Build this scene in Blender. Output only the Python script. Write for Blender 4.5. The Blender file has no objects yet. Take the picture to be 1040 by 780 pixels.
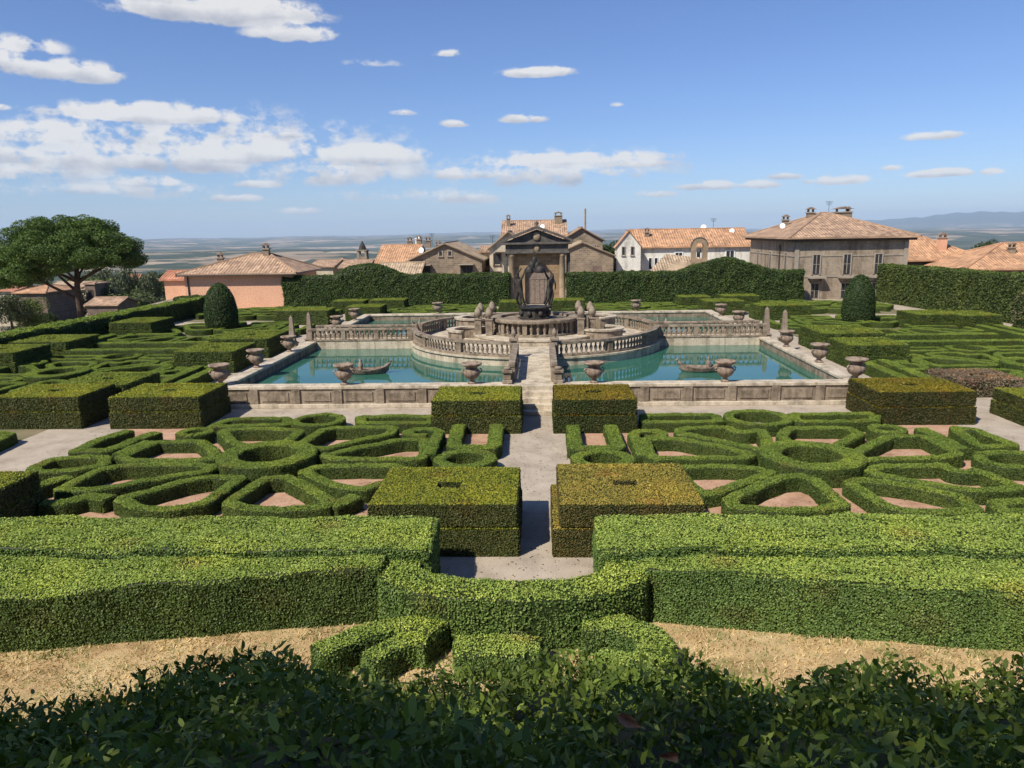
import bpy, math, random
import numpy as np
from mathutils import Vector, Matrix
from mathutils.geometry import tessellate_polygon

random.seed(7)
RNG = np.random.default_rng(11)
S = bpy.context.scene
C = S.collection
rad = math.radians

# ---------------------------------------------------------------- camera
F = 760.0
CX, CZ = 0.36, 6.9
PIT, YAW, ROLL = rad(11.57), rad(2.33), rad(0.94)
_cy, _sy, _cp, _sp = math.cos(YAW), math.sin(YAW), math.cos(PIT), math.sin(PIT)
R0 = np.array([_cy, _sy, 0.0]); FH = np.array([-_sy, _cy, 0.0]); UP = np.array([0, 0, 1.0])
FW = FH * _cp - UP * _sp
U0 = UP * _cp + FH * _sp
CAM = np.array([CX, 0, CZ])


def ray(px, py):
    u, v = px - 520.0, py - 390.0
    c, s = math.cos(ROLL), math.sin(ROLL)
    return FW + R0 * ((u * c - v * s) / F) - U0 * ((u * s + v * c) / F)


def at(px, py, Y):
    """survey helper: the point seen at a photo pixel, Y metres away"""
    d = ray(px, py)
    return CAM + d * (Y / d[1])


def gp(px, py, z=0.0):
    d = ray(px, py)
    return CAM + d * ((z - CZ) / d[2])


cam = bpy.data.cameras.new('camera')
cam.sensor_width = 36
cam.lens = 36 * F / 1040
cam.clip_start = 0.05
cam.clip_end = 120000
co = bpy.data.objects.new('camera', cam)
C.objects.link(co)
c_, s_ = math.cos(ROLL), math.sin(ROLL)
R1 = R0 * c_ - U0 * s_
U1 = R0 * s_ + U0 * c_
m = Matrix.Identity(4)
for i in range(3):
    m[i][0], m[i][1], m[i][2], m[i][3] = R1[i], U1[i], -FW[i], CAM[i]
co.matrix_world = m
S.camera = co

# ---------------------------------------------------------------- materials
def new_mat(name):
    mt = bpy.data.materials.new(name)
    mt.use_nodes = True
    nt = mt.node_tree
    return mt, nt, nt.nodes['Principled BSDF']


def lin(h):
    return tuple(((x / 255) / 12.92 if x / 255 <= .04045 else ((x / 255 + .055) / 1.055) ** 2.4) for x in h)


def nd(nt, typ, **kw):
    n = nt.nodes.new(typ)
    for k, v in kw.items():
        if k == 'op':
            n.operation = v
        elif k.startswith('i_'):
            n.inputs[int(k[2:])].default_value = v
        else:
            setattr(n, k, v)
    return n


def noise(nt, scale, detail=5, rough=.6, coord='Object', sc=None):
    tc = nd(nt, 'ShaderNodeTexCoord')
    n = nd(nt, 'ShaderNodeTexNoise')
    n.inputs['Scale'].default_value = scale
    n.inputs['Detail'].default_value = detail
    n.inputs['Roughness'].default_value = rough
    if sc:
        mp = nd(nt, 'ShaderNodeMapping')
        mp.inputs['Scale'].default_value = sc
        nt.links.new(tc.outputs[coord], mp.inputs[0])
        nt.links.new(mp.outputs[0], n.inputs['Vector'])
    else:
        nt.links.new(tc.outputs[coord], n.inputs['Vector'])
    return n


def ramp(nt, src, stops):
    r = nd(nt, 'ShaderNodeValToRGB')
    el = r.color_ramp.elements
    while len(el) < len(stops):
        el.new(.5)
    for e, (p, c) in zip(el, stops):
        e.position = p
        e.color = (*c, 1)
    nt.links.new(src, r.inputs[0])
    return r


def mixc(nt, fac, a, b, typ='MIX'):
    n = nd(nt, 'ShaderNodeMix', data_type='RGBA', blend_type=typ)
    for k, v in ((0, fac), (6, a), (7, b)):
        if hasattr(v, 'links'):
            nt.links.new(v, n.inputs[k])
        else:
            n.inputs[k].default_value = v if k == 0 else (*v, 1) if len(v) == 3 else v
    return n.outputs[2]


def bump(nt, bsdf, src, strength, dist):
    b = nd(nt, 'ShaderNodeBump')
    b.inputs['Strength'].default_value = strength
    b.inputs['Distance'].default_value = dist
    nt.links.new(src, b.inputs['Height'])
    nt.links.new(b.outputs[0], bsdf.inputs['Normal'])


def foliage_mat():
    mt, nt, b = new_mat('foliage')
    a = nd(nt, 'ShaderNodeAttribute', attribute_name='Col')
    n = noise(nt, .9, 3, .6, 'Object')
    r = ramp(nt, n.outputs['Fac'], [(.3, (.78, .82, .8)), (.7, (1.2, 1.14, 1.05))])
    col = mixc(nt, 1.0, a.outputs['Color'], r.outputs[0], 'MULTIPLY')
    nt.links.new(col, b.inputs['Base Color'])
    b.inputs['Roughness'].default_value = .5
    b.inputs['Specular IOR Level'].default_value = .18
    tr = nd(nt, 'ShaderNodeBsdfTranslucent')
    nt.links.new(mixc(nt, 1.0, col, (1.1, 1.15, .5), 'MULTIPLY'), tr.inputs[0])
    mx = nd(nt, 'ShaderNodeMixShader')
    mx.inputs[0].default_value = .22
    nt.links.new(b.outputs[0], mx.inputs[1])
    nt.links.new(tr.outputs[0], mx.inputs[2])
    nt.links.new(mx.outputs[0], nt.nodes['Material Output'].inputs[0])
    return mt


def mottled(name, cols, scale=3, rough=.85, bmp=.3, bscale=25, bd=.02, fine=True, streak=0):
    """uneven surface: large stains, small grain, bump"""
    mt, nt, b = new_mat(name)
    n = noise(nt, scale, 6, .65)
    k = len(cols)
    r = ramp(nt, n.outputs['Fac'], [(.3 + .4 * i / max(1, k - 1), c) for i, c in enumerate(cols)])
    n2 = noise(nt, bscale, 6, .7)
    col = r.outputs[0]
    if fine:
        r2 = ramp(nt, n2.outputs['Fac'], [(.3, (.7, .7, .7)), (.7, (1.2, 1.2, 1.2))])
        col = mixc(nt, 1.0, col, r2.outputs[0], 'MULTIPLY')
    if streak:   # rain streaks
        n3 = noise(nt, 1, 5, .65, 'Object', (streak, streak, .22))
        r3 = ramp(nt, n3.outputs['Fac'], [(.36, (.5, .48, .45)), (.52, (1, 1, 1))])
        col = mixc(nt, .8, col, r3.outputs[0], 'MULTIPLY')
    nt.links.new(col, b.inputs['Base Color'])
    b.inputs['Roughness'].default_value = rough
    b.inputs['Specular IOR Level'].default_value = .25
    if bmp:
        bump(nt, b, n2.outputs['Fac'], bmp, bd)
    return mt


def masonry(name, base, mortar, bw=.5, bh=.22):
    mt, nt, b = new_mat(name)
    tc = nd(nt, 'ShaderNodeTexCoord')
    mp = nd(nt, 'ShaderNodeMapping')
    mp.inputs['Rotation'].default_value = (rad(90), 0, 0)
    nt.links.new(tc.outputs['Object'], mp.inputs[0])
    br = nd(nt, 'ShaderNodeTexBrick')
    br.inputs['Scale'].default_value = 1
    br.inputs['Brick Width'].default_value = bw
    br.inputs['Row Height'].default_value = bh
    br.inputs['Mortar Size'].default_value = .018
    br.inputs['Color1'].default_value = (*[x * .8 for x in base], 1)
    br.inputs['Color2'].default_value = (*[x * 1.2 for x in base], 1)
    br.inputs['Mortar'].default_value = (*mortar, 1)
    nt.links.new(mp.outputs[0], br.inputs['Vector'])
    n = noise(nt, .8, 6, .7)
    r = ramp(nt, n.outputs['Fac'], [(.3, (.65, .65, .65)), (.7, (1.25, 1.22, 1.15))])
    nt.links.new(mixc(nt, 1.0, br.outputs['Color'], r.outputs[0], 'MULTIPLY'), b.inputs['Base Color'])
    b.inputs['Roughness'].default_value = .9
    bump(nt, b, br.outputs['Fac'], -.3, .02)
    return mt


def tiles(name, base, var=.35):
    """roman clay tiles: rows run down the slope (UV in metres)"""
    mt, nt, b = new_mat(name)
    uv = nd(nt, 'ShaderNodeUVMap', uv_map='UVMap')
    sx = nd(nt, 'ShaderNodeSeparateXYZ')
    nt.links.new(uv.outputs[0], sx.inputs[0])
    mu = nd(nt, 'ShaderNodeMath', op='MULTIPLY', i_1=2 * math.pi / .3)
    nt.links.new(sx.outputs[0], mu.inputs[0])
    sn = nd(nt, 'ShaderNodeMath', op='SINE')
    nt.links.new(mu.outputs[0], sn.inputs[0])
    vo = nd(nt, 'ShaderNodeTexVoronoi')
    mp = nd(nt, 'ShaderNodeMapping')
    mp.inputs['Scale'].default_value = (3.3, 2.2, 1)
    nt.links.new(uv.outputs[0], mp.inputs[0])
    nt.links.new(mp.outputs[0], vo.inputs['Vector'])
    vo.inputs['Scale'].default_value = 1
    r = ramp(nt, vo.outputs['Color'], [(.1, tuple(x * (1 - var) for x in base)), (.9, tuple(min(.9, x * (1 + var)) for x in base))])
    n = noise(nt, .7, 6, .7)
    r2 = ramp(nt, n.outputs['Fac'], [(.3, (.62, .6, .58)), (.72, (1.2, 1.18, 1.1))])
    nt.links.new(mixc(nt, 1.0, r.outputs[0], r2.outputs[0], 'MULTIPLY'), b.inputs['Base Color'])
    b.inputs['Roughness'].default_value = .85
    bump(nt, b, sn.outputs[0], .6, .06)
    return mt


M = {}
M['foliage'] = foliage_mat()
M['stone'] = mottled('weathered_stone', [(.1, .078, .055), (.26, .205, .15), (.36, .295, .22)], 2.6, .85, .35, 18, .03, True, 3.0)
M['pale_stone'] = mottled('pale_stone', [(.33, .28, .21), (.53, .45, .34), (.58, .5, .385)], 1.5, .8, .3, 14, .02, True, 2.2)
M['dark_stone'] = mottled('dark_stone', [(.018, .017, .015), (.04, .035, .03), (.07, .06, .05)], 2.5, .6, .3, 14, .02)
M['portal_stone'] = mottled('portal_stone', [(.05, .047, .045), (.1, .09, .08), (.15, .13, .105)], 1.8, .85, .3, 10, .03)
M['column_stone'] = mottled('column_stone', [(.2, .15, .1), (.38, .28, .18)], 1.6, .85, .3, 10, .03)
M['urn_stone'] = mottled('urn_stone', [(.11, .085, .06), (.27, .2, .15), (.35, .28, .21)], 4.5, .85, .35, 16, .02, True, 5)
M['gravel'] = mottled('gravel', [(.29, .24, .185), (.4, .335, .265), (.47, .4, .315)], 1.1, .95, .5, 35, .02)
M['soil'] = mottled('pink_soil', [(.27, .16, .1), (.44, .265, .175), (.52, .345, .24)], 1.6, .95, .5, 28, .03)
M['earth'] = mottled('mossy_earth', [(.1, .11, .045), (.17, .15, .08), (.24, .19, .12)], .6, .95, .4, 30, .02)
M['wood'] = mottled('old_wood', [(.16, .12, .095), (.27, .21, .17)], 5, .8, .2, 20, .01)
M['dark_wood'] = mottled('dark_wood', [(.05, .038, .03), (.1, .08, .06)], 5, .8, .2, 20, .01)
M['glass'] = mottled('dark_glass', [(.02, .022, .025), (.05, .05, .055)], 2, .15, 0, 10, .01, False)
M['metal'] = mottled('iron', [(.03, .03, .03), (.07, .065, .06)], 4, .5, .1, 20, .01)
M['white'] = mottled('white_paint', [(.7, .7, .68), (.8, .8, .78)], 3, .5, .05, 20, .01)
M['bark'] = mottled('bark', [(.045, .032, .024), (.1, .068, .05)], 6, .95, .6, 14, .05)
M['pink_wall'] = mottled('pink_plaster', [(.58, .31, .19), (.66, .37, .235), (.7, .4, .26)], .4, .9, .08, 8, .01)
M['cream_wall'] = mottled('cream_plaster', [(.5, .42, .3), (.62, .53, .4)], .5, .9, .08, 8, .01, True, 1.0)
M['white_wall'] = mottled('white_plaster', [(.62, .6, .54), (.74, .71, .63)], .5, .9, .06, 8, .01, True, .9)
M['grey_wall'] = mottled('grey_plaster', [(.22, .17, .125), (.31, .25, .185), (.36, .29, .22)], .6, .95, .3, 6, .02, True, 1.1)
M['trim'] = mottled('trim_stone', [(.27, .23, .18), (.36, .31, .25)], 1.2, .9, .2, 10, .01)
M['rubble'] = masonry('rubble_wall', (.22, .165, .115), (.3, .25, .19), .45, .22)
M['gate_wall'] = masonry('gate_wall', (.27, .18, .1), (.3, .22, .14), .6, .3)
M['shed_wall'] = masonry('shed_wall', (.15, .1, .08), (.2, .15, .12), .4, .2)
M['tile_orange'] = tiles('orange_tiles', (.5, .285, .165), .3)
M['tile_old'] = tiles('old_tiles', (.4, .265, .18), .35)
M['tile_pale'] = tiles('pale_tiles', (.43, .325, .225), .35)
M['tile_red'] = tiles('red_tiles', (.45, .2, .125), .25)


def water_mat():
    mt, nt, b = new_mat('pool_water')
    n0 = noise(nt, .25, 3, .5)
    r = ramp(nt, n0.outputs['Fac'], [(.35, (.024, .105, .074)), (.65, (.042, .14, .1))])
    nt.links.new(r.outputs[0], b.inputs['Base Color'])
    b.inputs['Roughness'].default_value = .03
    b.inputs['IOR'].default_value = 1.33
    n = noise(nt, 3.5, 3, .6)
    bump(nt, b, n.outputs['Fac'], .05, .03)
    return mt


M['water'] = water_mat()
M['algae'] = mottled('green_water', [(.03, .07, .03), (.05, .1, .05)], .6, .06, .03, 4, .02, False)

# ---------------------------------------------------------------- scene bookkeeping
def tag(o, label=None, cat=None, group=None, kind=None):
    if label: o['label'] = label
    if cat: o['category'] = cat
    if group: o['group'] = group
    if kind: o['kind'] = kind
    return o


def thing(name, label, cat, loc=(0, 0, 0), group=None, rz=0):
    o = bpy.data.objects.new(name, None)
    o.empty_display_size = .2
    o.location = [float(v) for v in loc]
    o.rotation_euler = (0, 0, rz)
    C.objects.link(o)
    return tag(o, label, cat, group)


def copy_tree(o, parent=None):
    c = o.copy()
    C.objects.link(c)
    if parent is not None:
        c.parent = parent
    for ch in list(o.children):
        copy_tree(ch, c)
    return c


class MB:
    """collects faces, then becomes ONE mesh object"""

    def __init__(s):
        s.v, s.f, s.uv = [], [], {}

    def face(s, pts, uv=None):
        i = len(s.v)
        s.v += [tuple(map(float, p)) for p in pts]
        s.f.append(tuple(range(i, i + len(pts))))
        if uv: s.uv[len(s.f) - 1] = uv
        return s

    def add(s, vs, fs):
        i = len(s.v)
        s.v += [tuple(map(float, p)) for p in vs]
        s.f += [tuple(a + i for a in q) for q in fs]
        return s

    def box(s, x0, x1, y0, y1, z0, z1):
        vs = [(x, y, z) for z in (z0, z1) for y in (y0, y1) for x in (x0, x1)]
        return s.add(vs, [(0, 2, 3, 1), (4, 5, 7, 6), (0, 1, 5, 4), (2, 6, 7, 3), (0, 4, 6, 2), (1, 3, 7, 5)])

    def lathe(s, prof, cx=0, cy=0, cz=0, n=20, sq=1.0, a0=0, a1=2 * math.pi):
        full = abs(a1 - a0 - 2 * math.pi) < 1e-6
        k = n if full else n + 1
        vs = []
        for r, z in prof:
            for i in range(k):
                a = a0 + (a1 - a0) * i / n
                vs.append((cx + r * math.cos(a), cy + r * math.sin(a) * sq, cz + z))
        fs = []
        for j in range(len(prof) - 1):
            for i in range(n):
                i2 = (i + 1) % k
                fs.append((j * k + i, j * k + i2, (j + 1) * k + i2, (j + 1) * k + i))
        s.add(vs, fs)
        if full:
            if prof[-1][0] > 1e-4: s.face(vs[(len(prof) - 1) * k:])
            if prof[0][0] > 1e-4: s.face(list(reversed(vs[:k])))
        else:
            s.face([vs[j * k] for j in range(len(prof))])
            s.face([vs[j * k + n] for j in reversed(range(len(prof)))])
        return s

    def tube(s, pts, radii, n=7):
        vs = []
        P = [Vector(p) for p in pts]
        for i, p in enumerate(P):
            t = (P[min(i + 1, len(P) - 1)] - P[max(i - 1, 0)]).normalized()
            a = t.cross(Vector((0, 0, 1)) if abs(t.z) < .9 else Vector((1, 0, 0))).normalized()
            b = t.cross(a)
            for k in range(n):
                an = 2 * math.pi * k / n
                vs.append(p + (a * math.cos(an) + b * math.sin(an)) * radii[i])
        fs = []
        for i in range(len(P) - 1):
            for k in range(n):
                fs.append((i * n + k, i * n + (k + 1) % n, (i + 1) * n + (k + 1) % n, (i + 1) * n + k))
        fs.append(tuple(range((len(P) - 1) * n, len(P) * n)))
        fs.append(tuple(reversed(range(n))))
        return s.add(vs, fs)

    def prism(s, poly, z0, z1):
        """poly: list of (x,y), CCW"""
        n = len(poly)
        vs = [(x, y, z0) for x, y in poly] + [(x, y, z1) for x, y in poly]
        fs = [(i, (i + 1) % n, n + (i + 1) % n, n + i) for i in range(n)]
        fs += [tuple(range(n, 2 * n)), tuple(reversed(range(n)))]
        return s.add(vs, fs)

    def vprism(s, poly, y0, y1):
        """poly in (x,z), extruded along y"""
        n = len(poly)
        vs = [(x, y0, z) for x, z in poly] + [(x, y1, z) for x, z in poly]
        fs = [(i, (i + 1) % n, n + (i + 1) % n, n + i) for i in range(n)]
        fs += [tuple(reversed(range(n))), tuple(range(n, 2 * n))]
        return s.add(vs, fs)

    def build(s, name, mat, parent=None, smooth=False, loc=None, bevel=0):
        me = bpy.data.meshes.new(name)
        me.from_pydata(s.v, [], s.f)
        if s.uv:
            l = me.uv_layers.new(name='UVMap')
            for fi, uvs in s.uv.items():
                p = me.polygons[fi]
                for li, uvc in zip(p.loop_indices, uvs):
                    l.data[li].uv = uvc
        me.materials.append(mat)
        if smooth: me.polygons.foreach_set('use_smooth', [True] * len(me.polygons))
        me.update()
        o = bpy.data.objects.new(name, me)
        C.objects.link(o)
        if parent is not None: o.parent = parent
        if loc is not None: o.location = [float(v) for v in loc]
        if bevel:
            b = o.modifiers.new('bevel', 'BEVEL')
            b.width = bevel; b.segments = 1; b.limit_method = 'ANGLE'
        return o


# ---------------------------------------------------------------- foliage
def norm(a):
    return a / np.maximum(1e-9, np.linalg.norm(a, axis=-1, keepdims=True))


def palette_pick(pal, n):
    pal = np.array(pal)
    i = RNG.integers(0, len(pal), n)
    j = RNG.integers(0, len(pal), n)
    t = RNG.random((n, 1))
    c = pal[i] * t + pal[j] * (1 - t)
    return c * (.8 + .4 * RNG.random((n, 1)))


def leaf_cards(cen, nrm, size, aspect=.55, spread=.8):
    """pointed leaves (4 corners) at cen, facing roughly nrm"""
    n = len(cen)
    nn = norm(nrm + spread * RNG.normal(size=(n, 3)))
    t = norm(np.cross(nn, RNG.normal(size=(n, 3))))
    b = np.cross(nn, t)
    L = (size * (.7 + .6 * RNG.random(n)))[:, None]
    W = L * aspect
    fold = nn * L * .12
    q = np.stack([cen - t * L * .5, cen + b * W * .5 + fold - t * L * .05, cen + t * L * .5, cen - b * W * .5 + fold - t * L * .05], 1)
    return q


def mesh_np(name, verts, quads, cols, parent=None, mat=None, label=None, extra=None):
    """verts Nx3, quads Mx4 (or lists), cols Nx3"""
    me = bpy.data.meshes.new(name)
    nv, nq = len(verts), len(quads)
    me.vertices.add(nv)
    me.vertices.foreach_set('co', np.asarray(verts, np.float32).ravel())
    me.loops.add(nq * 4)
    me.loops.foreach_set('vertex_index', np.asarray(quads, np.int32).ravel())
    me.polygons.add(nq)
    me.polygons.foreach_set('loop_start', np.arange(0, nq * 4, 4, dtype=np.int32))
    me.update(calc_edges=True)
    a = me.attributes.new('Col', 'FLOAT_COLOR', 'POINT')
    a.data.foreach_set('color', np.concatenate([cols, np.ones((nv, 1))], 1).astype(np.float32).ravel())
    me.materials.append(mat or M['foliage'])
    o = bpy.data.objects.new(name, me)
    C.objects.link(o)
    if parent is not None: o.parent = parent
    return o


def sample_quads(V, Q, dens):
    """random points on quads"""
    V = np.asarray(V, float); Q = np.asarray(Q)
    a, b, c, d = V[Q[:, 0]], V[Q[:, 1]], V[Q[:, 2]], V[Q[:, 3]]
    T = np.concatenate([np.stack([a, b, c], 1), np.stack([a, c, d], 1)])
    cr = np.cross(T[:, 1] - T[:, 0], T[:, 2] - T[:, 0])
    ar = np.linalg.norm(cr, axis=1) / 2
    n = int(ar.sum() * dens)
    idx = RNG.choice(len(T), n, p=ar / ar.sum())
    u = RNG.random((n, 1)); v = RNG.random((n, 1))
    sw = (u + v) > 1
    u = np.where(sw, 1 - u, u); v = np.where(sw, 1 - v, v)
    p = T[idx, 0] + u * (T[idx, 1] - T[idx, 0]) + v * (T[idx, 2] - T[idx, 0])
    return p, norm(cr)[idx]


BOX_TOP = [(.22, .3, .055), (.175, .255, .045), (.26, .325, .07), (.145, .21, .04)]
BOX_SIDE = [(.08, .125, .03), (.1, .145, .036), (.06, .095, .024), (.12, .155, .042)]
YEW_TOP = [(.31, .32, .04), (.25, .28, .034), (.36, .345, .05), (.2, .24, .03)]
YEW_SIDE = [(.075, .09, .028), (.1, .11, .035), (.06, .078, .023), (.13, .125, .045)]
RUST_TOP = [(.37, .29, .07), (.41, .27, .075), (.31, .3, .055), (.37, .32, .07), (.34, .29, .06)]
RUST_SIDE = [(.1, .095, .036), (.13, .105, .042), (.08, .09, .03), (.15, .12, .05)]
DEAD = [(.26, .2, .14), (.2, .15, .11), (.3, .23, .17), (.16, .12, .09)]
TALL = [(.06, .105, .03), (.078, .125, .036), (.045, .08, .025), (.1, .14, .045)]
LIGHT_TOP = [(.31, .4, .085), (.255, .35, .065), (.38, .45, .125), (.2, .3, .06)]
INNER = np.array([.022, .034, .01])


def leafy(name, V, Q, size, cover, top, side, parent=None, spread=.6, out=.0, rough=.01, aspect=.62):
    """closed hedge shell + leaf faces over its surface, one mesh"""
    V = np.asarray(V, float)
    dens = cover / (size * size * aspect * .5)
    p, n = sample_quads(V, Q, dens)
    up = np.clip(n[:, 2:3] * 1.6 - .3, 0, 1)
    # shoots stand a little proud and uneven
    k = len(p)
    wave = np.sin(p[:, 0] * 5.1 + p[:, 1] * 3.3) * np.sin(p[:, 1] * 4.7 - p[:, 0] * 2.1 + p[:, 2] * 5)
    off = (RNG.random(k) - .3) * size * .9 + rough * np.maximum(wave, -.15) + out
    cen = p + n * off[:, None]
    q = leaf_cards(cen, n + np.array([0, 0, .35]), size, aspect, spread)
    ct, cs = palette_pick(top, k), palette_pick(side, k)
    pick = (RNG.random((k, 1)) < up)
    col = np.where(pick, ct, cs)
    # thin or browned patches where the clipping has bitten
    br = np.sin(p[:, 0] * 2.3 + p[:, 1] * 1.1 + 1.7) * np.sin(p[:, 1] * 2.9 - p[:, 0] * .7 + p[:, 2] * 2) * np.sin(p[:, 0] * .9 + 4 * p[:, 2])
    hit = (br + .2 * RNG.normal(size=k)) > .72
    col = np.where(hit[:, None], col * np.array([1.02, .82, .9]), col)
    fresh = (np.sin(p[:, 0] * 1.3 - p[:, 1] * .8) * np.sin(p[:, 1] * 1.7 + .6 * p[:, 0] + 2) + .25 * RNG.normal(size=k)) > .5
    col = np.where(fresh[:, None], col * np.array([1.18, 1.12, 1.0]), col)
    Vi = V + RNG.normal(size=V.shape) * .004
    nv = len(Vi)
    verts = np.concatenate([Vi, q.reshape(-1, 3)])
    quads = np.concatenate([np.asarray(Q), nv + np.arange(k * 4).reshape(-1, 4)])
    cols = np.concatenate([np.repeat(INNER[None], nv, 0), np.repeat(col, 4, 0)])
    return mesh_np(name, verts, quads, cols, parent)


def resample(pts, step, closed):
    P = [np.array(p, float) for p in pts]
    if closed: P = P + [P[0]]
    out = []
    for a, b in zip(P[:-1], P[1:]):
        k = max(1, int(round(np.linalg.norm(b - a) / step)))
        for i in range(k): out.append(a + (b - a) * i / k)
    if not closed: out.append(P[-1])
    return np.array(out)


def chaikin(P, closed, it=1):
    for _ in range(it):
        o = []
        n = len(P)
        rng = range(n) if closed else range(n - 1)
        if not closed: o.append(P[0])
        for i in rng:
            a, b = np.array(P[i], float), np.array(P[(i + 1) % n], float)
            o += [a * .93 + b * .07, a * .07 + b * .93]
        if not closed: o.append(P[-1])
        P = o
    return P


def strip_shell(path, w, h, closed, step=.25, ch=.02):
    P = resample(chaikin(path, closed), step, closed)
    n = len(P)
    if closed:
        t = np.roll(P, -1, 0) - np.roll(P, 1, 0)
    else:
        t = np.gradient(P, axis=0)
    t = t / np.maximum(1e-6, np.linalg.norm(t, axis=1, keepdims=True))
    nr = np.stack([t[:, 1], -t[:, 0]], 1)   # right side
    sg = np.roll(P, -1, 0) - P
    sg = sg / np.maximum(1e-6, np.linalg.norm(sg, axis=1, keepdims=True))
    if not closed: sg[-1] = sg[-2]
    nr = nr / np.clip((t * sg).sum(1, keepdims=True), .72, 1)   # mitred corners
    prof = [(w / 2, 0), (w / 2, h - ch), (w / 2 - ch, h), (0, h + .01), (-w / 2 + ch, h), (-w / 2, h - ch), (-w / 2, 0)]
    m_ = len(prof)
    V = np.zeros((n, m_, 3))
    for j, (o, z) in enumerate(prof):
        V[:, j, :2] = P + nr * o
        V[:, j, 2] = z
    V[:, :, :2] += RNG.normal(size=(n, 1, 2)) * .008
    V[:, 1:-1, 2] += RNG.normal(size=(n, 1)) * .008
    V = V.reshape(-1, 3)
    Q = []
    for i in range(n if closed else n - 1):
        i2 = (i + 1) % n
        for j in range(m_ - 1):
            Q.append((i * m_ + j, i2 * m_ + j, i2 * m_ + j + 1, i * m_ + j + 1))
    if not closed:
        for b0, fl in ((0, 0), ((n - 1) * m_, 1)):
            for q in ((0, 1, 5, 6), (1, 2, 4, 5), (2, 3, 4, 4)):
                q = tuple(b0 + k for k in q)
                if q[2] == q[3]: continue
                Q.append(q if not fl else tuple(reversed(q)))
    return V, np.array(Q)


def poly_shell(poly, h, step=.4, ch=.06, z0=0):
    """convex polygon block, CCW: side bands + fan-quad top"""
    P = resample(poly, step, True)
    n = len(P)
    c = P.mean(0)
    ins = c + (P - c) * (1 - ch / np.maximum(.3, np.linalg.norm(P - c, axis=1, keepdims=True)))
    mid = c + (P - c) * .55
    rings = [(P, z0), (P, z0 + h * .5), (P, z0 + h - ch), (ins, z0 + h), (mid, z0 + h), (c + (P - c) * .02, z0 + h)]
    V = np.concatenate([np.concatenate([r, np.full((n, 1), z)], 1) for r, z in rings])
    V[n:] += RNG.normal(size=V[n:].shape) * .007
    V[2 * n:, 2] += .03 * np.sin(V[2 * n:, 0] * 1.9 + 1) + .022 * np.sin(V[2 * n:, 0] * 4.3 + V[2 * n:, 1] * 3)
    V[n:3 * n, 1] += .03 * np.sin(V[n:3 * n, 0] * 2.6) + .02 * np.sin(V[n:3 * n, 0] * 6.1)
    Q = []
    for j in range(len(rings) - 1):
        for i in range(n):
            i2 = (i + 1) % n
            Q.append((j * n + i, j * n + i2, (j + 1) * n + i2, (j + 1) * n + i))
    return V, np.array(Q)


def grid_face(o, u, v, nu, nv):
    """grid of quads on o + a*u + b*v"""
    o, u, v = map(lambda a: np.array(a, float), (o, u, v))
    V = [o + u * i / nu + v * j / nv for j in range(nv + 1) for i in range(nu + 1)]
    Q = [(j * (nu + 1) + i, j * (nu + 1) + i + 1, (j + 1) * (nu + 1) + i + 1, (j + 1) * (nu + 1) + i) for j in range(nv) for i in range(nu)]
    return V, Q


def box_shell(x0, x1, y0, y1, z0, z1, hole=None, step=.5):
    V, Q = [], []

    def add(VQ):
        k = len(V)
        V.extend(VQ[0]); Q.extend([tuple(a + k for a in q) for q in VQ[1]])
    nx, ny, nz = max(1, int((x1 - x0) / step)), max(1, int((y1 - y0) / step)), max(1, int((z1 - z0) / step))
    X, Y, Z = x1 - x0, y1 - y0, z1 - z0
    add(grid_face((x0, y0, z0), (X, 0, 0), (0, 0, Z), nx, nz))
    add(grid_face((x1, y1, z0), (-X, 0, 0), (0, 0, Z), nx, nz))
    add(grid_face((x1, y0, z0), (0, Y, 0), (0, 0, Z), ny, nz))
    add(grid_face((x0, y1, z0), (0, -Y, 0), (0, 0, Z), ny, nz))
    if hole is None:
        add(grid_face((x0, y0, z1), (X, 0, 0), (0, Y, 0), nx, ny))
    else:
        a0, a1, b0, b1 = hole
        add(grid_face((x0, y0, z1), (X, 0, 0), (0, b0 - y0, 0), nx, 2))
        add(grid_face((x0, b1, z1), (X, 0, 0), (0, y1 - b1, 0), nx, 2))
        add(grid_face((x0, b0, z1), (a0 - x0, 0, 0), (0, b1 - b0, 0), 2, 1))
        add(grid_face((a1, b0, z1), (x1 - a1, 0, 0), (0, b1 - b0, 0), 2, 1))
        d = z1 - .4
        add(grid_face((a0, b0, d), (a1 - a0, 0, 0), (0, b1 - b0, 0), 1, 1))
        add(grid_face((a0, b1, d), (a1 - a0, 0, 0), (0, 0, .4), 1, 1))
        add(grid_face((a0, b0, d), (0, b1 - b0, 0), (0, 0, .4), 1, 1))
        add(grid_face((a1, b1, d), (0, b0 - b1, 0), (0, 0, .4), 1, 1))
        add(grid_face((a1, b0, d), (a0 - a1, 0, 0), (0, 0, .4), 1, 1))
    return np.array(V), np.array(Q)


# ================================================================ GROUND
def sm(a, b, x):
    t = np.clip((x - a) / (b - a), 0, 1)
    return t * t * (3 - 2 * t)


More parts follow.
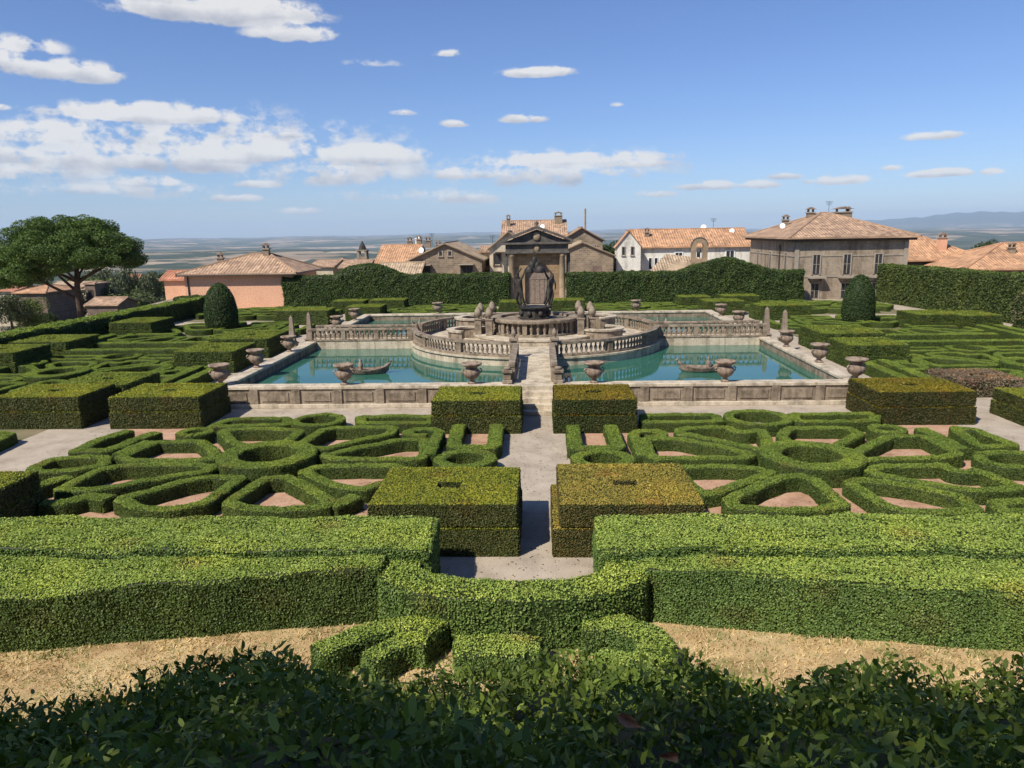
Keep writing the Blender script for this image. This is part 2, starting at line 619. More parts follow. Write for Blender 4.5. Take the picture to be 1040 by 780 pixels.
def terrain_z(x, y):
    x = np.asarray(x, float); y = np.asarray(y, float)
    bank = np.clip(.56 * (9.3 - y), 0, 5.2)
    dx = np.maximum(np.maximum(-34 - x, x - 90), 0)
    dy = np.maximum(y - 108, 0)
    d = np.hypot(dx, dy)
    back = sm(-30, -10, y) * 1.0
    z = bank + np.where(y > -30, -140 * (1 - np.exp(-d / 800.0)), 0)
    r = np.hypot(x, y)
    az = np.degrees(np.arctan2(x, y))
    far = sm(7000, 24000, r)
    rid = (np.sin(az * .7 + 1) + .6 * np.sin(az * 1.9 + r / 3000.) + .4 * np.sin(az * 4.3 - r / 1700.) + .25 * np.sin(az * 9.1 + 2))
    z = z + far * (52 + 13 * rid)
    hl = 0
    for L_, a_, p_ in ((380, .4, 0), (520, 1.7, 2), (700, 2.6, 1), (950, .9, 4), (1300, 2.1, 3), (1900, .2, 5), (2600, 1.3, 1.5)):
        hl = hl + .021 * L_ * np.sin((x * math.cos(a_) + y * math.sin(a_)) / L_ + p_ + .6 * np.sin((x * math.sin(a_) - y * math.cos(a_)) / (L_ * 1.7)))
    z = z + sm(500, 3000, r) * (1 - .75 * far) * hl * .55
    mt = sm(24000, 33000, r) * (1 - .5 * sm(34000, 40000, r))
    prof = 460 * np.exp(-((az - 29) / 5.5) ** 2) + 150 * np.exp(-((az - 22.5) / 2.2) ** 2) + 60 * np.exp(-((az + 4) / 4.) ** 2) + 110 * np.exp(-((az - 7) / 4.) ** 2) + 260 * np.exp(-((az - 38) / 6.) ** 2)
    prof = prof * (1 + .05 * np.sin(az * 5) + .03 * np.sin(az * 13))
    z = z + mt * prof
    return z


def build_ground():
    angs = np.radians(np.concatenate([np.arange(-180, -60, 6), np.arange(-60, 60.01, .4), np.arange(66, 180, 6)]))
    rr = np.concatenate([[.02], np.geomspace(.8, 36000, 270)])
    A, Rr = np.meshgrid(angs, rr)
    X = CX + Rr * np.sin(A); Y = Rr * np.cos(A)
    Z = terrain_z(X, Y)
    V = np.stack([X, Y, Z], -1).reshape(-1, 3)
    na = len(angs); Q = []
    for j in range(len(rr) - 1):
        for i in range(na):
            i2 = (i + 1) % na
            Q.append((j * na + i, (j + 1) * na + i, (j + 1) * na + i2, j * na + i2))
    mt, nt, b = new_mat('land')
    tc = nd(nt, 'ShaderNodeTexCoord')
    sep = nd(nt, 'ShaderNodeSeparateXYZ')
    nt.links.new(tc.outputs['Object'], sep.inputs[0])
    ln = nd(nt, 'ShaderNodeVectorMath', op='LENGTH')
    nt.links.new(tc.outputs['Object'], ln.inputs[0])
    # near: gravel dust
    n1 = noise(nt, .5, 6, .7); g1 = ramp(nt, n1.outputs['Fac'], [(.3, (.29, .245, .19)), (.7, (.44, .375, .3))])
    n1b = noise(nt, 40, 3, .7); g1b = ramp(nt, n1b.outputs['Fac'], [(.3, (.8, .8, .8)), (.7, (1.15, 1.15, 1.15))])
    near = mixc(nt, 1.0, g1.outputs[0], g1b.outputs[0], 'MULTIPLY')
    # middle: scrub and dry grass
    n2 = noise(nt, .05, 6, .7); mid = ramp(nt, n2.outputs['Fac'], [(.3, (.05, .07, .025)), (.55, (.1, .11, .045)), (.75, (.3, .24, .13))])
    # far: fields and woods
    vo = nd(nt, 'ShaderNodeTexVoronoi')
    mp = nd(nt, 'ShaderNodeMapping'); mp.inputs['Scale'].default_value = (1 / 420., 1 / 650., 0)
    nt.links.new(tc.outputs['Object'], mp.inputs[0]); nt.links.new(mp.outputs[0], vo.inputs['Vector']); vo.inputs['Scale'].default_value = 1
    sepc = nd(nt, 'ShaderNodeSeparateColor'); nt.links.new(vo.outputs['Color'], sepc.inputs[0])
    fld = ramp(nt, sepc.outputs[0], [(.1, (.06, .07, .032)), (.4, (.1, .1, .05)), (.6, (.25, .185, .12)), (.9, (.38, .285, .19))])
    n3 = noise(nt, .0011, 9, .68); wm = ramp(nt, n3.outputs['Fac'], [(.47, (0, 0, 0)), (.52, (1, 1, 1))])
    far = mixc(nt, wm.outputs[0], fld.outputs[0], (.035, .05, .022))
    mr = nd(nt, 'ShaderNodeMapRange'); mr.inputs[1].default_value = 250; mr.inputs[2].default_value = 1200
    nt.links.new(ln.outputs['Value'], mr.inputs[0])
    mr2 = nd(nt, 'ShaderNodeMapRange'); mr2.inputs[1].default_value = 92; mr2.inputs[2].default_value = 110
    nt.links.new(ln.outputs['Value'], mr2.inputs[0])
    c1 = mixc(nt, mr2.outputs[0], near, mid.outputs[0])
    mz = nd(nt, 'ShaderNodeMapRange'); mz.inputs[1].default_value = -45; mz.inputs[2].default_value = 30
    nt.links.new(sep.outputs[2], mz.inputs[0])
    far = mixc(nt, mz.outputs[0], far, (.03, .042, .022))
    c2 = mixc(nt, mr.outputs[0], c1, far)
    nt.links.new(c2, b.inputs['Base Color'])
    b.inputs['Roughness'].default_value = .95; b.inputs['Specular IOR Level'].default_value = .1
    o = mesh_np('ground', V, Q, np.ones((len(V), 3)), mat=mt)
    o.data.polygons.foreach_set('use_smooth', [True] * len(o.data.polygons))
    tag(o, kind='structure')


build_ground()


def sheet(name, poly, z, mat, kind='structure', label=None):
    b = MB()
    b.face([(x, y, z) for x, y in poly])
    o = b.build(name, mat)
    return tag(o, kind=kind)


def grass_mat():
    mt, nt, b = new_mat('dry_grass')
    n = noise(nt, .9, 6, .7)
    r = ramp(nt, n.outputs['Fac'], [(.32, (.3, .18, .085)), (.48, (.54, .38, .2)), (.7, (.66, .52, .29))])
    n2 = noise(nt, 1.7, 7, .75)
    g = ramp(nt, n2.outputs['Fac'], [(.5, (0, 0, 0)), (.66, (.8, .8, .8))])
    c = mixc(nt, g.outputs[0], r.outputs[0], (.17, .2, .06))
    n3 = noise(nt, 45, 4, .8)
    f = ramp(nt, n3.outputs['Fac'], [(.3, (.72, .72, .72)), (.7, (1.2, 1.2, 1.2))])
    nt.links.new(mixc(nt, 1.0, c, f.outputs[0], 'MULTIPLY'), b.inputs['Base Color'])
    b.inputs['Roughness'].default_value = 1; b.inputs['Specular IOR Level'].default_value = .1
    bump(nt, b, n3.outputs['Fac'], .7, .04)
    return mt


M['dry_grass'] = grass_mat()


def lawn():
    xs = np.arange(-16, 16.1, .4); ys = np.arange(5.5, 12.9, .3)
    X, Y = np.meshgrid(xs, ys)
    Z = terrain_z(X, Y) + .035 + .02 * np.sin(X * 2.3 + Y) * np.sin(Y * 3.1 - X * .7)
    n = len(xs)
    V = np.stack([X, Y, Z], -1).reshape(-1, 3)
    Q = [(j * n + i, j * n + i + 1, (j + 1) * n + i + 1, (j + 1) * n + i) for j in range(len(ys) - 1) for i in range(n - 1)]
    o = mesh_np('lawn', V, Q, np.ones((len(V), 3)), mat=M['dry_grass'])
    o.data.polygons.foreach_set('use_smooth', [True] * len(Q))
    tag(o, kind='structure')
    # grass blades: nobody could count them
    k = 50000
    p = np.stack([RNG.uniform(-12, 12, k), RNG.uniform(8.2, 12.7, k), np.zeros(k)], 1)
    p[:, 2] = terrain_z(p[:, 0], p[:, 1]) + .03
    clump = np.sin(p[:, 0] * 2.7 + 1) * np.sin(p[:, 1] * 3.9 + p[:, 0]) + .5 * RNG.normal(size=k)
    green = clump > .68
    h = np.where(green, .06, .045) * (.5 + 1.0 * RNG.random(k))
    a = RNG.uniform(0, 6.28, k)
    d = np.stack([np.cos(a), np.sin(a), 0 * a], 1) * .012
    lean = np.stack([RNG.normal(size=k) * .035, RNG.normal(size=k) * .035, h], 1)
    q = np.stack([p - d, p + d, p + lean + d * .2, p + lean - d * .2], 1)
    col = np.where(green[:, None], palette_pick([(.12, .17, .04), (.18, .21, .06)], k), palette_pick([(.6, .48, .27), (.52, .39, .2), (.66, .53, .31), (.57, .42, .22)], k))
    o = mesh_np('dry_grass', q.reshape(-1, 3), np.arange(k * 4).reshape(-1, 4), np.repeat(col, 4, 0))
    tag(o, kind='stuff')


lawn()

# gravel walk and soil of the compartments (sheets 4 mm apart)
sheet('gravel_path', [(-31, 13.2), (31, 13.2), (31, 69), (-31, 69)], .004, M['gravel'])
COMPS = {  # name: (centre x, centre y, half x, half y)
    'NR': (7.75, 20.9, 7.2, 5.75), 'NL': (-7.75, 20.9, 7.2, 5.75),
    'NOR': (24.2, 21, 7.0, 5.7), 'NOL': (-24.2, 21, 7.0, 5.7),
    'M1R': (23, 35.2, 7.1, 6.2), 'M1L': (-23, 35.2, 7.1, 6.2),
    'M2R': (23, 50, 7.1, 6.6), 'M2L': (-23, 50, 7.1, 6.6),
    'FR': (7.9, 63.4, 6.8, 4.6), 'FL': (-7.9, 63.4, 6.8, 4.6),
    'FOR': (23.2, 63.6, 6.6, 4.6), 'FOL': (-23.2, 63.6, 6.6, 4.6)}
for k, (cx, cy, hx, hy) in COMPS.items():
    ax, bx = (cx - hx * .91, cx + hx * .98) if cx > 0 else (cx - hx * .98, cx + hx * .91)
    yy = hy * (.92 if k[0] == 'N' else .8)
    sheet('soil_bed', [(ax, cy - yy), (bx, cy - yy), (bx, cy + yy), (ax, cy + yy)], .008, M['soil' if k in ('NR', 'NL') else 'earth'])

def litter():
    # clippings and small stones lying on walks and beds: nobody could count them
    k = 9000
    x = RNG.uniform(-16, 16, k); y = RNG.uniform(13.3, 29, k)
    p = np.stack([x, y, np.full(k, .016)], 1)
    q = leaf_cards(p, np.repeat(np.array([[0, 0, 1.0]]), k, 0), .045, .7, .25)
    col = palette_pick([(.2, .14, .08), (.3, .22, .13), (.12, .12, .05), (.5, .45, .38), (.22, .2, .17)], k)
    o = mesh_np('clippings', q.reshape(-1, 3), np.arange(k * 4).reshape(-1, 4), np.repeat(col, 4, 0))
    tag(o, kind='stuff')


litter()

# ================================================================ LOW HEDGES (plan surveyed in metres)
RIGHT = {
    'U': (0, [(1.4, 24.82), (1.37, 22.09), (2.69, 22.14), (2.69, 24.79)]),
    'curl': (0, [(3.3, 21.24), (3.34, 23.16), (3.32, 23.67), (3.53, 24.06), (4.05, 24.13), (4.3, 23.82), (4.15, 23.34), (3.71, 23.29)]),
    'WNW': (1, [(3.61, 23.01), (4.63, 23.03), (5.8, 22.09), (6.49, 21.29), (6.05, 20.91), (4.55, 20.93), (3.58, 20.95), (3.52, 21.55)]),
    'back strip': (1, [(4.06, 26.27), (5.58, 26.33), (6.55, 26.2), (6.45, 25.31), (5.36, 25.25), (3.91, 25.28)]),
    'NNW': (1, [(4.95, 24.18), (5.82, 24.38), (6.55, 24.35), (6.72, 23.75), (7.05, 23.75), (7.51, 24.01), (7.38, 22.88), (7.13, 21.94), (6.85, 21.8), (6.05, 22.6), (5.22, 23.4), (4.8, 23.6)]),
    'side strip': (1, [(9.25, 26.12), (10.72, 26.23), (12.12, 26.19), (11.7, 25.2), (10.23, 25.1), (9.07, 25.15)]),
    'NNE': (1, [(8.37, 24.1), (8.62, 24.38), (10.44, 24.33), (10.54, 23.62), (9.25, 22.2), (8.5, 22.0), (8.0, 22.3), (8.0, 23.37)]),
    'ENE': (1, [(9.4, 21.28), (10.3, 22.24), (11.23, 23.14), (12.32, 23.17), (12.4, 22.3), (12.36, 21.23), (11.66, 20.94), (10.59, 20.85), (9.43, 20.75)]),
    'diag1': (0, [(12.75, 24.21), (12.84, 23.47), (12.82, 21.78)]),
    'diag2': (1, [(13.8, 24.18), (14.32, 23.96), (14.5, 22.11), (13.42, 22.06)]),
    'ESE': (1, [(9.26, 20.02), (9.81, 20.21), (11.48, 20.34), (11.5, 19.81), (11.85, 19.7), (12.17, 19.83), (12.27, 19.22), (12.36, 18.44), (11.23, 18.23), (10.1, 18.9), (9.3, 19.57)]),
    'SE': (1, [(8.34, 18.92), (8.79, 19.09), (9.85, 18.57), (10.58, 17.86), (10.47, 16.93), (9.61, 16.77), (8.77, 16.89), (8.5, 17.34)]),
    'corner piece': (1, [(11.17, 17.37), (12.02, 17.43), (11.9, 16.73), (10.98, 16.78)]),
    'S': (1, [(4.94, 17.57), (5.97, 18.58), (6.67, 19.17), (7.21, 19.31), (7.47, 18.93), (7.48, 17.89), (7.53, 17.17), (6.91, 16.89), (6.0, 16.77), (4.92, 16.99)]),
    'WSW': (1, [(4.03, 20.18), (4.9, 20.28), (5.56, 20.27), (6.25, 20.06), (6.56, 19.69), (6.19, 19.36), (5.4, 18.74), (4.76, 18.22), (4.35, 18.1), (4.15, 19.03)]),
    'edge ring': (1, [(12.95, 21.22), (13.72, 21.55), (14.48, 21.37), (14.63, 20.86), (13.63, 20.01), (13.0, 20.17), (12.72, 20.65)]),
}
LEFT = {
    'U': (0, [(-2.51, 24.92), (-2.4, 22.19), (-1.13, 22.21), (-1.2, 24.89)]),
    'curl': (0, [(-3.01, 21.34), (-3.07, 23.29), (-3.04, 23.92), (-3.38, 24.3), (-3.9, 24.27), (-4.13, 23.94), (-3.94, 23.51), (-3.42, 23.44)]),
    'ENE': (1, [(-3.44, 23.15), (-4.14, 23.09), (-5.37, 22.21), (-6.22, 21.39), (-5.76, 21.03), (-4.18, 21.0), (-3.27, 21.05), (-3.16, 21.66)]),
    'back strip': (1, [(-6.22, 26.24), (-4.92, 26.31), (-3.66, 26.22), (-3.45, 25.33), (-4.71, 25.3), (-5.98, 25.3)]),
    'NNE': (1, [(-7.34, 22.28), (-7.07, 24.16), (-6.76, 24.52), (-5.72, 24.58), (-4.69, 24.51), (-4.67, 23.63), (-5.61, 22.84), (-6.34, 21.95)]),
    'side strip': (1, [(-11.11, 25.92), (-10.12, 26.2), (-8.92, 26.11), (-8.64, 25.29), (-9.68, 25.15), (-11.21, 25.04)]),
    'NNW': (1, [(-10.5, 24.2), (-9.93, 24.45), (-8.68, 24.42), (-7.78, 24.09), (-7.85, 22.6), (-8.17, 22.35), (-8.91, 22.3), (-9.64, 22.9)]),
    'WNW': (1, [(-12.47, 21.41), (-12.35, 22.28), (-12.15, 23.06), (-10.71, 23.03), (-9.93, 22.14), (-9.39, 21.14), (-10.65, 21.04), (-11.93, 21.0)]),
    'diag1': (0, [(-13.93, 24.54), (-14.29, 23.41), (-14.29, 22.03), (-13.3, 22.1), (-12.84, 24.29)]),
    'diag2': (0, [(-12.69, 21.69), (-12.66, 22.37), (-12.5, 23.12)]),
    'edge ring': (1, [(-14.48, 20.37), (-14.44, 21.16), (-13.73, 21.38), (-12.92, 21.37), (-12.52, 20.59), (-13.15, 20.12), (-14.08, 19.94)]),
    'WSW': (1, [(-12.39, 18.36), (-12.38, 19.2), (-12.29, 20.03), (-11.68, 20.45), (-9.87, 20.48), (-9.08, 20.3), (-9.17, 19.83), (-10.31, 19.18), (-11.1, 18.55), (-11.44, 18.35)]),
    'corner piece': (0, [(-12.28, 17.46), (-11.69, 17.58), (-11.37, 18.0), (-10.75, 17.83)]),
    'SW': (1, [(-10.41, 17.73), (-9.85, 18.4), (-9.38, 19.0), (-8.79, 19.43), (-7.94, 19.33), (-7.99, 18.32), (-8.11, 17.38), (-8.66, 16.97), (-9.54, 17.03)]),
    'S': (1, [(-7.46, 17.38), (-7.4, 18.19), (-7.24, 19.22), (-6.63, 19.36), (-5.86, 18.57), (-4.98, 17.54), (-5.02, 17.07), (-5.93, 16.9), (-6.96, 17.08)]),
    'ESE': (1, [(-6.36, 19.88), (-6.11, 20.34), (-4.76, 20.46), (-3.9, 20.4), (-3.53, 20.0), (-3.81, 18.97), (-4.36, 18.4), (-5.06, 18.64), (-5.75, 19.27)]),
    'outer edge': (0, [(-13.5, 18.4), (-12.86, 19.5)]),
    'tail': (0, [(-4.84, 17.18), (-4.4, 17.97)]),
}
RINGS = {'R': {'path': (2.1, 20.88, .74, .48), 'back': (7.87, 25.6, 1.0, .45), 'center': (8.03, 20.78, 1.13, .8), 'small': (11.55, 23.95, .45, .42)},
         'L': {'path': (-1.9, 20.94, .75, .48), 'back': (-7.62, 25.66, .8, .4), 'center': (-7.82, 21.1, 1.15, .8), 'small': (-11.4, 24.1, .45, .42)}}
ROLE = {  # what the hedge is, and where it sits in its parterre
    'U': 'U-shaped low hedge joined to the tall far block',
    'curl': 'hook-shaped low hedge ending in a small curl',
    'WNW': 'pointed low hedge loop west of the big ring',
    'ENE': 'pointed low hedge loop east of the big ring',
    'back strip': 'narrow hedge loop on the pool-side edge, inner',
    'side strip': 'narrow hedge loop on the pool-side edge, outer',
    'NNW': 'low hedge wedge behind and left of the big ring',
    'NNE': 'low hedge wedge behind and right of the big ring',
    'diag1': 'slim low hedge bar at the outer far corner',
    'diag2': 'second low hedge bar at the outer far corner',
    'ESE': 'low hedge wedge right of the big ring, slightly nearer',
    'SE': 'low hedge wedge in front and right of the big ring',
    'corner piece': 'small low hedge piece at the outer near corner',
    'S': 'wide low hedge wedge opening towards the front hedge',
    'WSW': 'low hedge wedge left of the big ring, slightly nearer',
    'SW': 'low hedge wedge in front and left of the big ring',
    'edge ring': 'oval low hedge loop on the outer edge',
    'outer edge': 'short thick hedge bar at the outer walk',
    'tail': 'short hedge stub beside the near tall block',
    'r_path': 'round hedge ring beside the path', 'r_back': 'round hedge ring on the pool-side edge',
    'r_center': 'big round hedge ring in the middle', 'r_small': 'smallest hedge ring in the far outer corner'}
PLACE = {'NR': 'front right parterre', 'NL': 'front left parterre', 'NOR': 'front parterre at far right', 'NOL': 'front parterre at far left',
         'M1R': 'parterre right of near pool', 'M1L': 'parterre left of near pool', 'M2R': 'parterre around the right cone',
         'M2L': 'parterre around the left cone', 'FR': 'back parterre right of the portal', 'FL': 'back parterre left of the portal',
         'FOR': 'back parterre before the palace', 'FOL': 'back parterre before the pink house'}


def lab(role, place):
    t = (ROLE[role] + ', ' + PLACE[place]).split()
    t = [w for w in t if w != 'the'] if len(t) > 16 else t
    return ' '.join(t)


def ring_pts(cx, cy, r, n=20, a0=0, a1=360):
    full = a1 - a0 >= 360
    k = n if full else n + 1
    return [(cx + r * math.cos(rad(a0 + (a1 - a0) * i / n)), cy + r * math.sin(rad(a0 + (a1 - a0) * i / n))) for i in range(k)]


def low_hedge(path, closed, w, h, origin, label, group, top=BOX_TOP, side=BOX_SIDE, size=.035):
    P = [(x - origin[0], y - origin[1]) for x, y in path]
    V, Q = strip_shell(P, w, h, closed)
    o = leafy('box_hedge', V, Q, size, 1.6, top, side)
    o.location = (origin[0], origin[1], 0)
    return tag(o, label, 'hedge', group)


protos = {'R': [], 'L': []}
for sd, D, comp in (('R', RIGHT, 'NR'), ('L', LEFT, 'NL')):
    cx, cy = COMPS[comp][:2]
    for role, (closed, pts) in D.items():
        w = .335 if closed else .43
        if role == 'curl': w = .33
        hh = .37 + random.uniform(-.03, .04)
        o = low_hedge(pts, closed, w, hh, (cx, cy), lab(role, comp), 'low hedges of the ' + PLACE[comp])
        protos[sd].append((role, o))
    for role, (x, y, r, w) in RINGS[sd].items():
        o = low_hedge(ring_pts(x, y, r), 1, w * (.72 if role == 'center' else .7), .52 if role == 'center' else .4, (cx, cy), lab('r_' + role, comp), 'low hedges of the ' + PLACE[comp])
        protos[sd].append(('r_' + role, o))
SWAP = {'WNW': 'ENE', 'ENE': 'WNW', 'NNW': 'NNE', 'NNE': 'NNW', 'ESE': 'WSW', 'WSW': 'ESE', 'SE': 'SW', 'SW': 'SE'}
# the other compartments repeat the plan, mirrored and stretched to their plots
for comp, src, mx, skip in (('NOL', 'R', 1, ()), ('NOR', 'L', 1, ()), ('M1L', 'R', -1, ()), ('M1R', 'R', 1, ()), ('M2L', 'L', 1, ('r_center',)), ('M2R', 'L', -1, ('r_center',)),
                            ('FL', 'R', -1, ()), ('FR', 'R', 1, ()), ('FOL', 'L', 1, ()), ('FOR', 'L', -1, ())):
    cx, cy, hx, hy = COMPS[comp]
    sx, sy = hx / 7.2, hy / 5.75
    for role, o in protos[src]:
        if role in skip: continue
        # only what the photograph can show of the two outer front plots
        wx, wy = cx + (o.data.vertices[0].co.x) * sx * mx, cy + o.data.vertices[0].co.y * sy
        if comp in ('NOL', 'NOR') and (abs(wx) > 21.5 or wy < 17.5): continue
        c = o.copy(); C.objects.link(c)
        c.location = (cx, cy, 0); c.scale = (sx * mx, sy, 1.0 if comp[0] != 'F' else 1.05)
        rl = role
        flip = (mx < 0)
        if flip: rl = SWAP.get(role, role)
        tag(c, lab(rl, comp), 'hedge', 'low hedges of the ' + PLACE[comp])

# extra broad double strips beside the walk of the near side plots
for sx, nm in ((-1, 'left'), (1, 'right')):
    for k, (xo, w) in enumerate(((15.75, .5), (16.75, .5))):
        low_hedge([(sx * xo, 31.6), (sx * (xo + .1), 36.4)], 0, w, .5, (sx * 16, 34), ('inner' if k == 0 else 'outer') + ' of two straight low hedges along the ' + nm + ' pool walk', 'straight hedges along the pool walks')
# long strips beside the tall side hedges
for sx, nm in ((-1, 'left'), (1, 'right')):
    for k in range(2):
        low_hedge([(sx * (29.3 - k * 1.1), 31), (sx * (29.3 - k * 1.1), 48.5)], 0, .5, .55, (sx * 29, 40), ('outer' if k == 0 else 'inner') + ' long straight hedge inside the %s garden boundary' % nm, 'long straight boundary hedges')

for sx, nm in ((-1, 'left'), (1, 'right')):
    for yy, nn2 in ((41.4, 'nearer'), (44.0, 'farther')):
        low_hedge([(sx * 19.6, yy), (sx * 26.6, yy)], 0, .6, .62, (sx * 23, yy), nn2 + ' straight hedge along the cross walk on the ' + nm + ' side', 'hedges along the cross walks', size=.05)
# ================================================================ TALL TIERED BLOCKS
def block_mesh(lx, ly, top, side, size, seed_hole=True, z1=.66, z2=1.17, ins=.05, low=(0, 0)):
    """two stepped tiers with a small square hole in the top"""
    V1, Q1 = box_shell(-lx / 2 - low[0], lx / 2 + low[1], -ly / 2, ly / 2, 0, z1 - .03)
    V2, Q2 = box_shell(-lx / 2 + ins, lx / 2 - ins, -ly / 2 + ins, ly / 2 - ins, z1 + .025, z2, hole=(-.28, .28, -.2, .18))
    V = np.concatenate([V1, V2]); Q = np.concatenate([Q1, Q2 + len(V1)])
    return V, Q


def block(x, y, lx, ly, label, top=YEW_TOP, side=YEW_SIDE, size=.05, z1=.66, z2=1.17, name='tiered_hedge_block', ins=.03, low=(0, 0)):
    V, Q = block_mesh(lx, ly, top, side, size, z1=z1, z2=z2, ins=ins, low=low)
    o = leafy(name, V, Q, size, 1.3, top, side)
    o.location = (x, y, 0)
    return tag(o, label, 'hedge block', 'two-tier clipped hedge blocks')


block(-1.8, 16.4, 3.25, 2.65, 'yellow-green two-tier hedge block left of the path, nearest the camera', size=.036)
block(2.25, 16.5, 3.1, 2.9, 'rust-topped orange-brown hedge block right of the path, nearest the camera', RUST_TOP, RUST_SIDE, size=.036, low=(.12, .02))
b_l = block(-1.93, 26.3, 3.1, 2.5, 'yellow-green tiered hedge block left of the pool steps')
b_r = block(2.2, 26.4, 2.85, 2.7, 'rusty-topped tiered hedge block right of the pool steps', [(.24, .19, .025), (.27, .18, .03), (.2, .18, .02)], [(.045, .07, .02), (.06, .085, .025), (.09, .08, .03)])
block(-13.75, 27.3, 3.4, 2.6, 'olive-topped hedge block at the left corner of the pool wall')
block(13.75, 27.2, 3.4, 2.6, 'olive-brown-topped hedge block at the right corner of the pool wall', [(.24, .2, .025), (.2, .18, .02), (.27, .21, .03)], [(.07, .07, .025), (.1, .08, .03), (.05, .06, .02)])
dk = [(.03, .045, .014), (.045, .06, .018), (.06, .07, .02)]


def bcopy(src, x, y, sx, sy, label, sz=1):
    c = src.copy(); C.objects.link(c)
    c.location = (x, y, 0); c.scale = (sx, sy, sz)
    return tag(c, label, 'hedge block', 'two-tier clipped hedge blocks')


bcopy(b_l, -14.1, 16.4, 1.1, 1.05, 'shaded dark hedge block at the left edge, nearest row', .95)
bcopy(b_l, -18.2, 27.3, 1.05, 1.0, 'yellow-topped hedge block at the left edge beside another block', 1.02)
bcopy(b_l, 18.6, 26.4, 1.05, 1.0, 'dark green hedge block cut by the right edge of the view', .8)
bg = block(-17.8, 30.1, 3.0, 2.9, 'olive hedge block behind the two blocks on the left', [(.2, .25, .04), (.24, .275, .05), (.16, .21, .033)], [(.075, .11, .03), (.1, .135, .036)], .06, .62, 1.1)
for x, y, sx, sy, lb in ((-16.9, 38.6, 1.05, 1.1, 'tiered hedge block beside the left pool walk, before the second urn'), (-16.9, 43.6, 1.15, 1.4, 'wide hedge block beside the left obelisks'),
                         (-28.7, 38.9, 1.1, 1.05, 'dark-sided hedge block at the far left edge, nearer one'), (-28.6, 42.8, 1.3, 1.1, 'dark-sided hedge block at the far left edge, second one'),
                         (-28.0, 52, 1.0, 1.15, 'dark-sided hedge block beyond the others along the left boundary'),
                         (16.9, 38.3, 1.0, .95, 'tiered hedge block beside the right pool walk, before the cone'), (17.4, 43, 1.15, 1.25, 'broad hedge block between the right obelisks and the cone'),
                         (26.3, 51, 1.0, 1.0, 'dark hedge block before the tall right boundary hedge'), (28.5, 50.2, .9, 1.0, 'dark hedge block touching the tall right boundary hedge'),
                         (-16.5, 65.8, .95, .75, 'left of two hedge blocks before the left mound'), (-13.2, 66.3, 1.05, .75, 'right of two hedge blocks before the left mound'), (-13.9, 60.6, .95, .9, 'hedge block between far urns and left mound'),
                         (13.5, 65.6, .9, .75, 'left of two hedge blocks before the right mound'), (17.5, 66, 1.05, .75, 'right of two hedge blocks before the right mound'), (15.0, 61.6, 1.05, .9, 'hedge block between far urns and right mound'),
                         (-18.2, 58.2, 1.4, .8, 'long hedge block behind the left obelisks'), (18.5, 57.7, 1.3, .8, 'long hedge block behind the right obelisks'),
                         (-2.1, 63, .7, .8, 'hedge block seen left of the fountain statues'), (2.6, 64, .95, .8, 'hedge block seen right of the fountain statues')):
    bcopy(bg, x, y, sx, sy, lb)
V, Q = block_mesh(2.8, 2.7, 0, 0, 0, z1=.35, z2=.68)
o = leafy('dead_hedge_block', V, Q, .06, .9, DEAD + [(.4, .2, .1)], DEAD); o.location = (18.5, 31.5, 0)
tag(o, 'dead grey-brown hedge block on the right without leaves', 'hedge block', 'dead hedges')
V, Q = block_mesh(1.8, 2.2, 0, 0, 0, z1=.35, z2=.6)
o = leafy('dead_hedge_block', V, Q, .06, .9, DEAD, DEAD); o.location = (19.8, 28.9, 0)
tag(o, 'small dead brown hedge stump behind the block at right edge', 'hedge block', 'dead hedges')

# ================================================================ FRONT HEDGES
def poly_hedge(poly, h, label, top, side, size, cover=1.75, group='broad clipped front hedges', spread=.62):
    V, Q = poly_shell(poly, h, .45)
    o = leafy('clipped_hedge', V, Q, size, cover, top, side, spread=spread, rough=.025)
    return tag(o, label, 'hedge', group)


FT = LIGHT_TOP
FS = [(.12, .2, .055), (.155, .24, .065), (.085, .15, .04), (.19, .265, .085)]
poly_hedge([(-13, 12.75), (-1.72, 12.75), (-1.8, 14.35), (-13, 14.35)], 1.2, 'upper broad hedge left of the path end, behind the front hedge', FT, FS, .042)
poly_hedge([(1.36, 12.8), (13, 12.8), (13, 14.45), (1.42, 14.45)], 1.2, 'upper broad hedge right of the path end, behind the front hedge', FT, FS, .042)
poly_hedge([(-13, 10.45), (-2.55, 12.28), (-2.5, 12.7), (-13, 12.7)], 1.06, 'front hedge on the left, dark face above dry grass', FT, [(.085, .135, .037), (.11, .165, .044), (.06, .1, .027), (.14, .19, .06)], .042)  # darker side leaves than the other front hedges: this face's shade is coloured in
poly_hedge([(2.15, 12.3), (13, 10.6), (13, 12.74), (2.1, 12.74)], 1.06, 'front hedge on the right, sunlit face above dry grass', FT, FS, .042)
bay = [(-2.3, 13.0), (-2.25, 12.35), (-1.75, 11.95), (-1.0, 11.72), (-.1, 11.64), (.8, 11.72), (1.4, 11.95), (1.85, 12.35), (1.9, 13.0)]
V, Q = strip_shell(bay, .72, .96, 0, .25)
o = leafy('clipped_hedge', V, Q, .046, 1.35, FT, FS, spread=.8, rough=.02)
tag(o, 'curved hedge bulging forward around the end of the path', 'hedge', 'broad clipped front hedges')
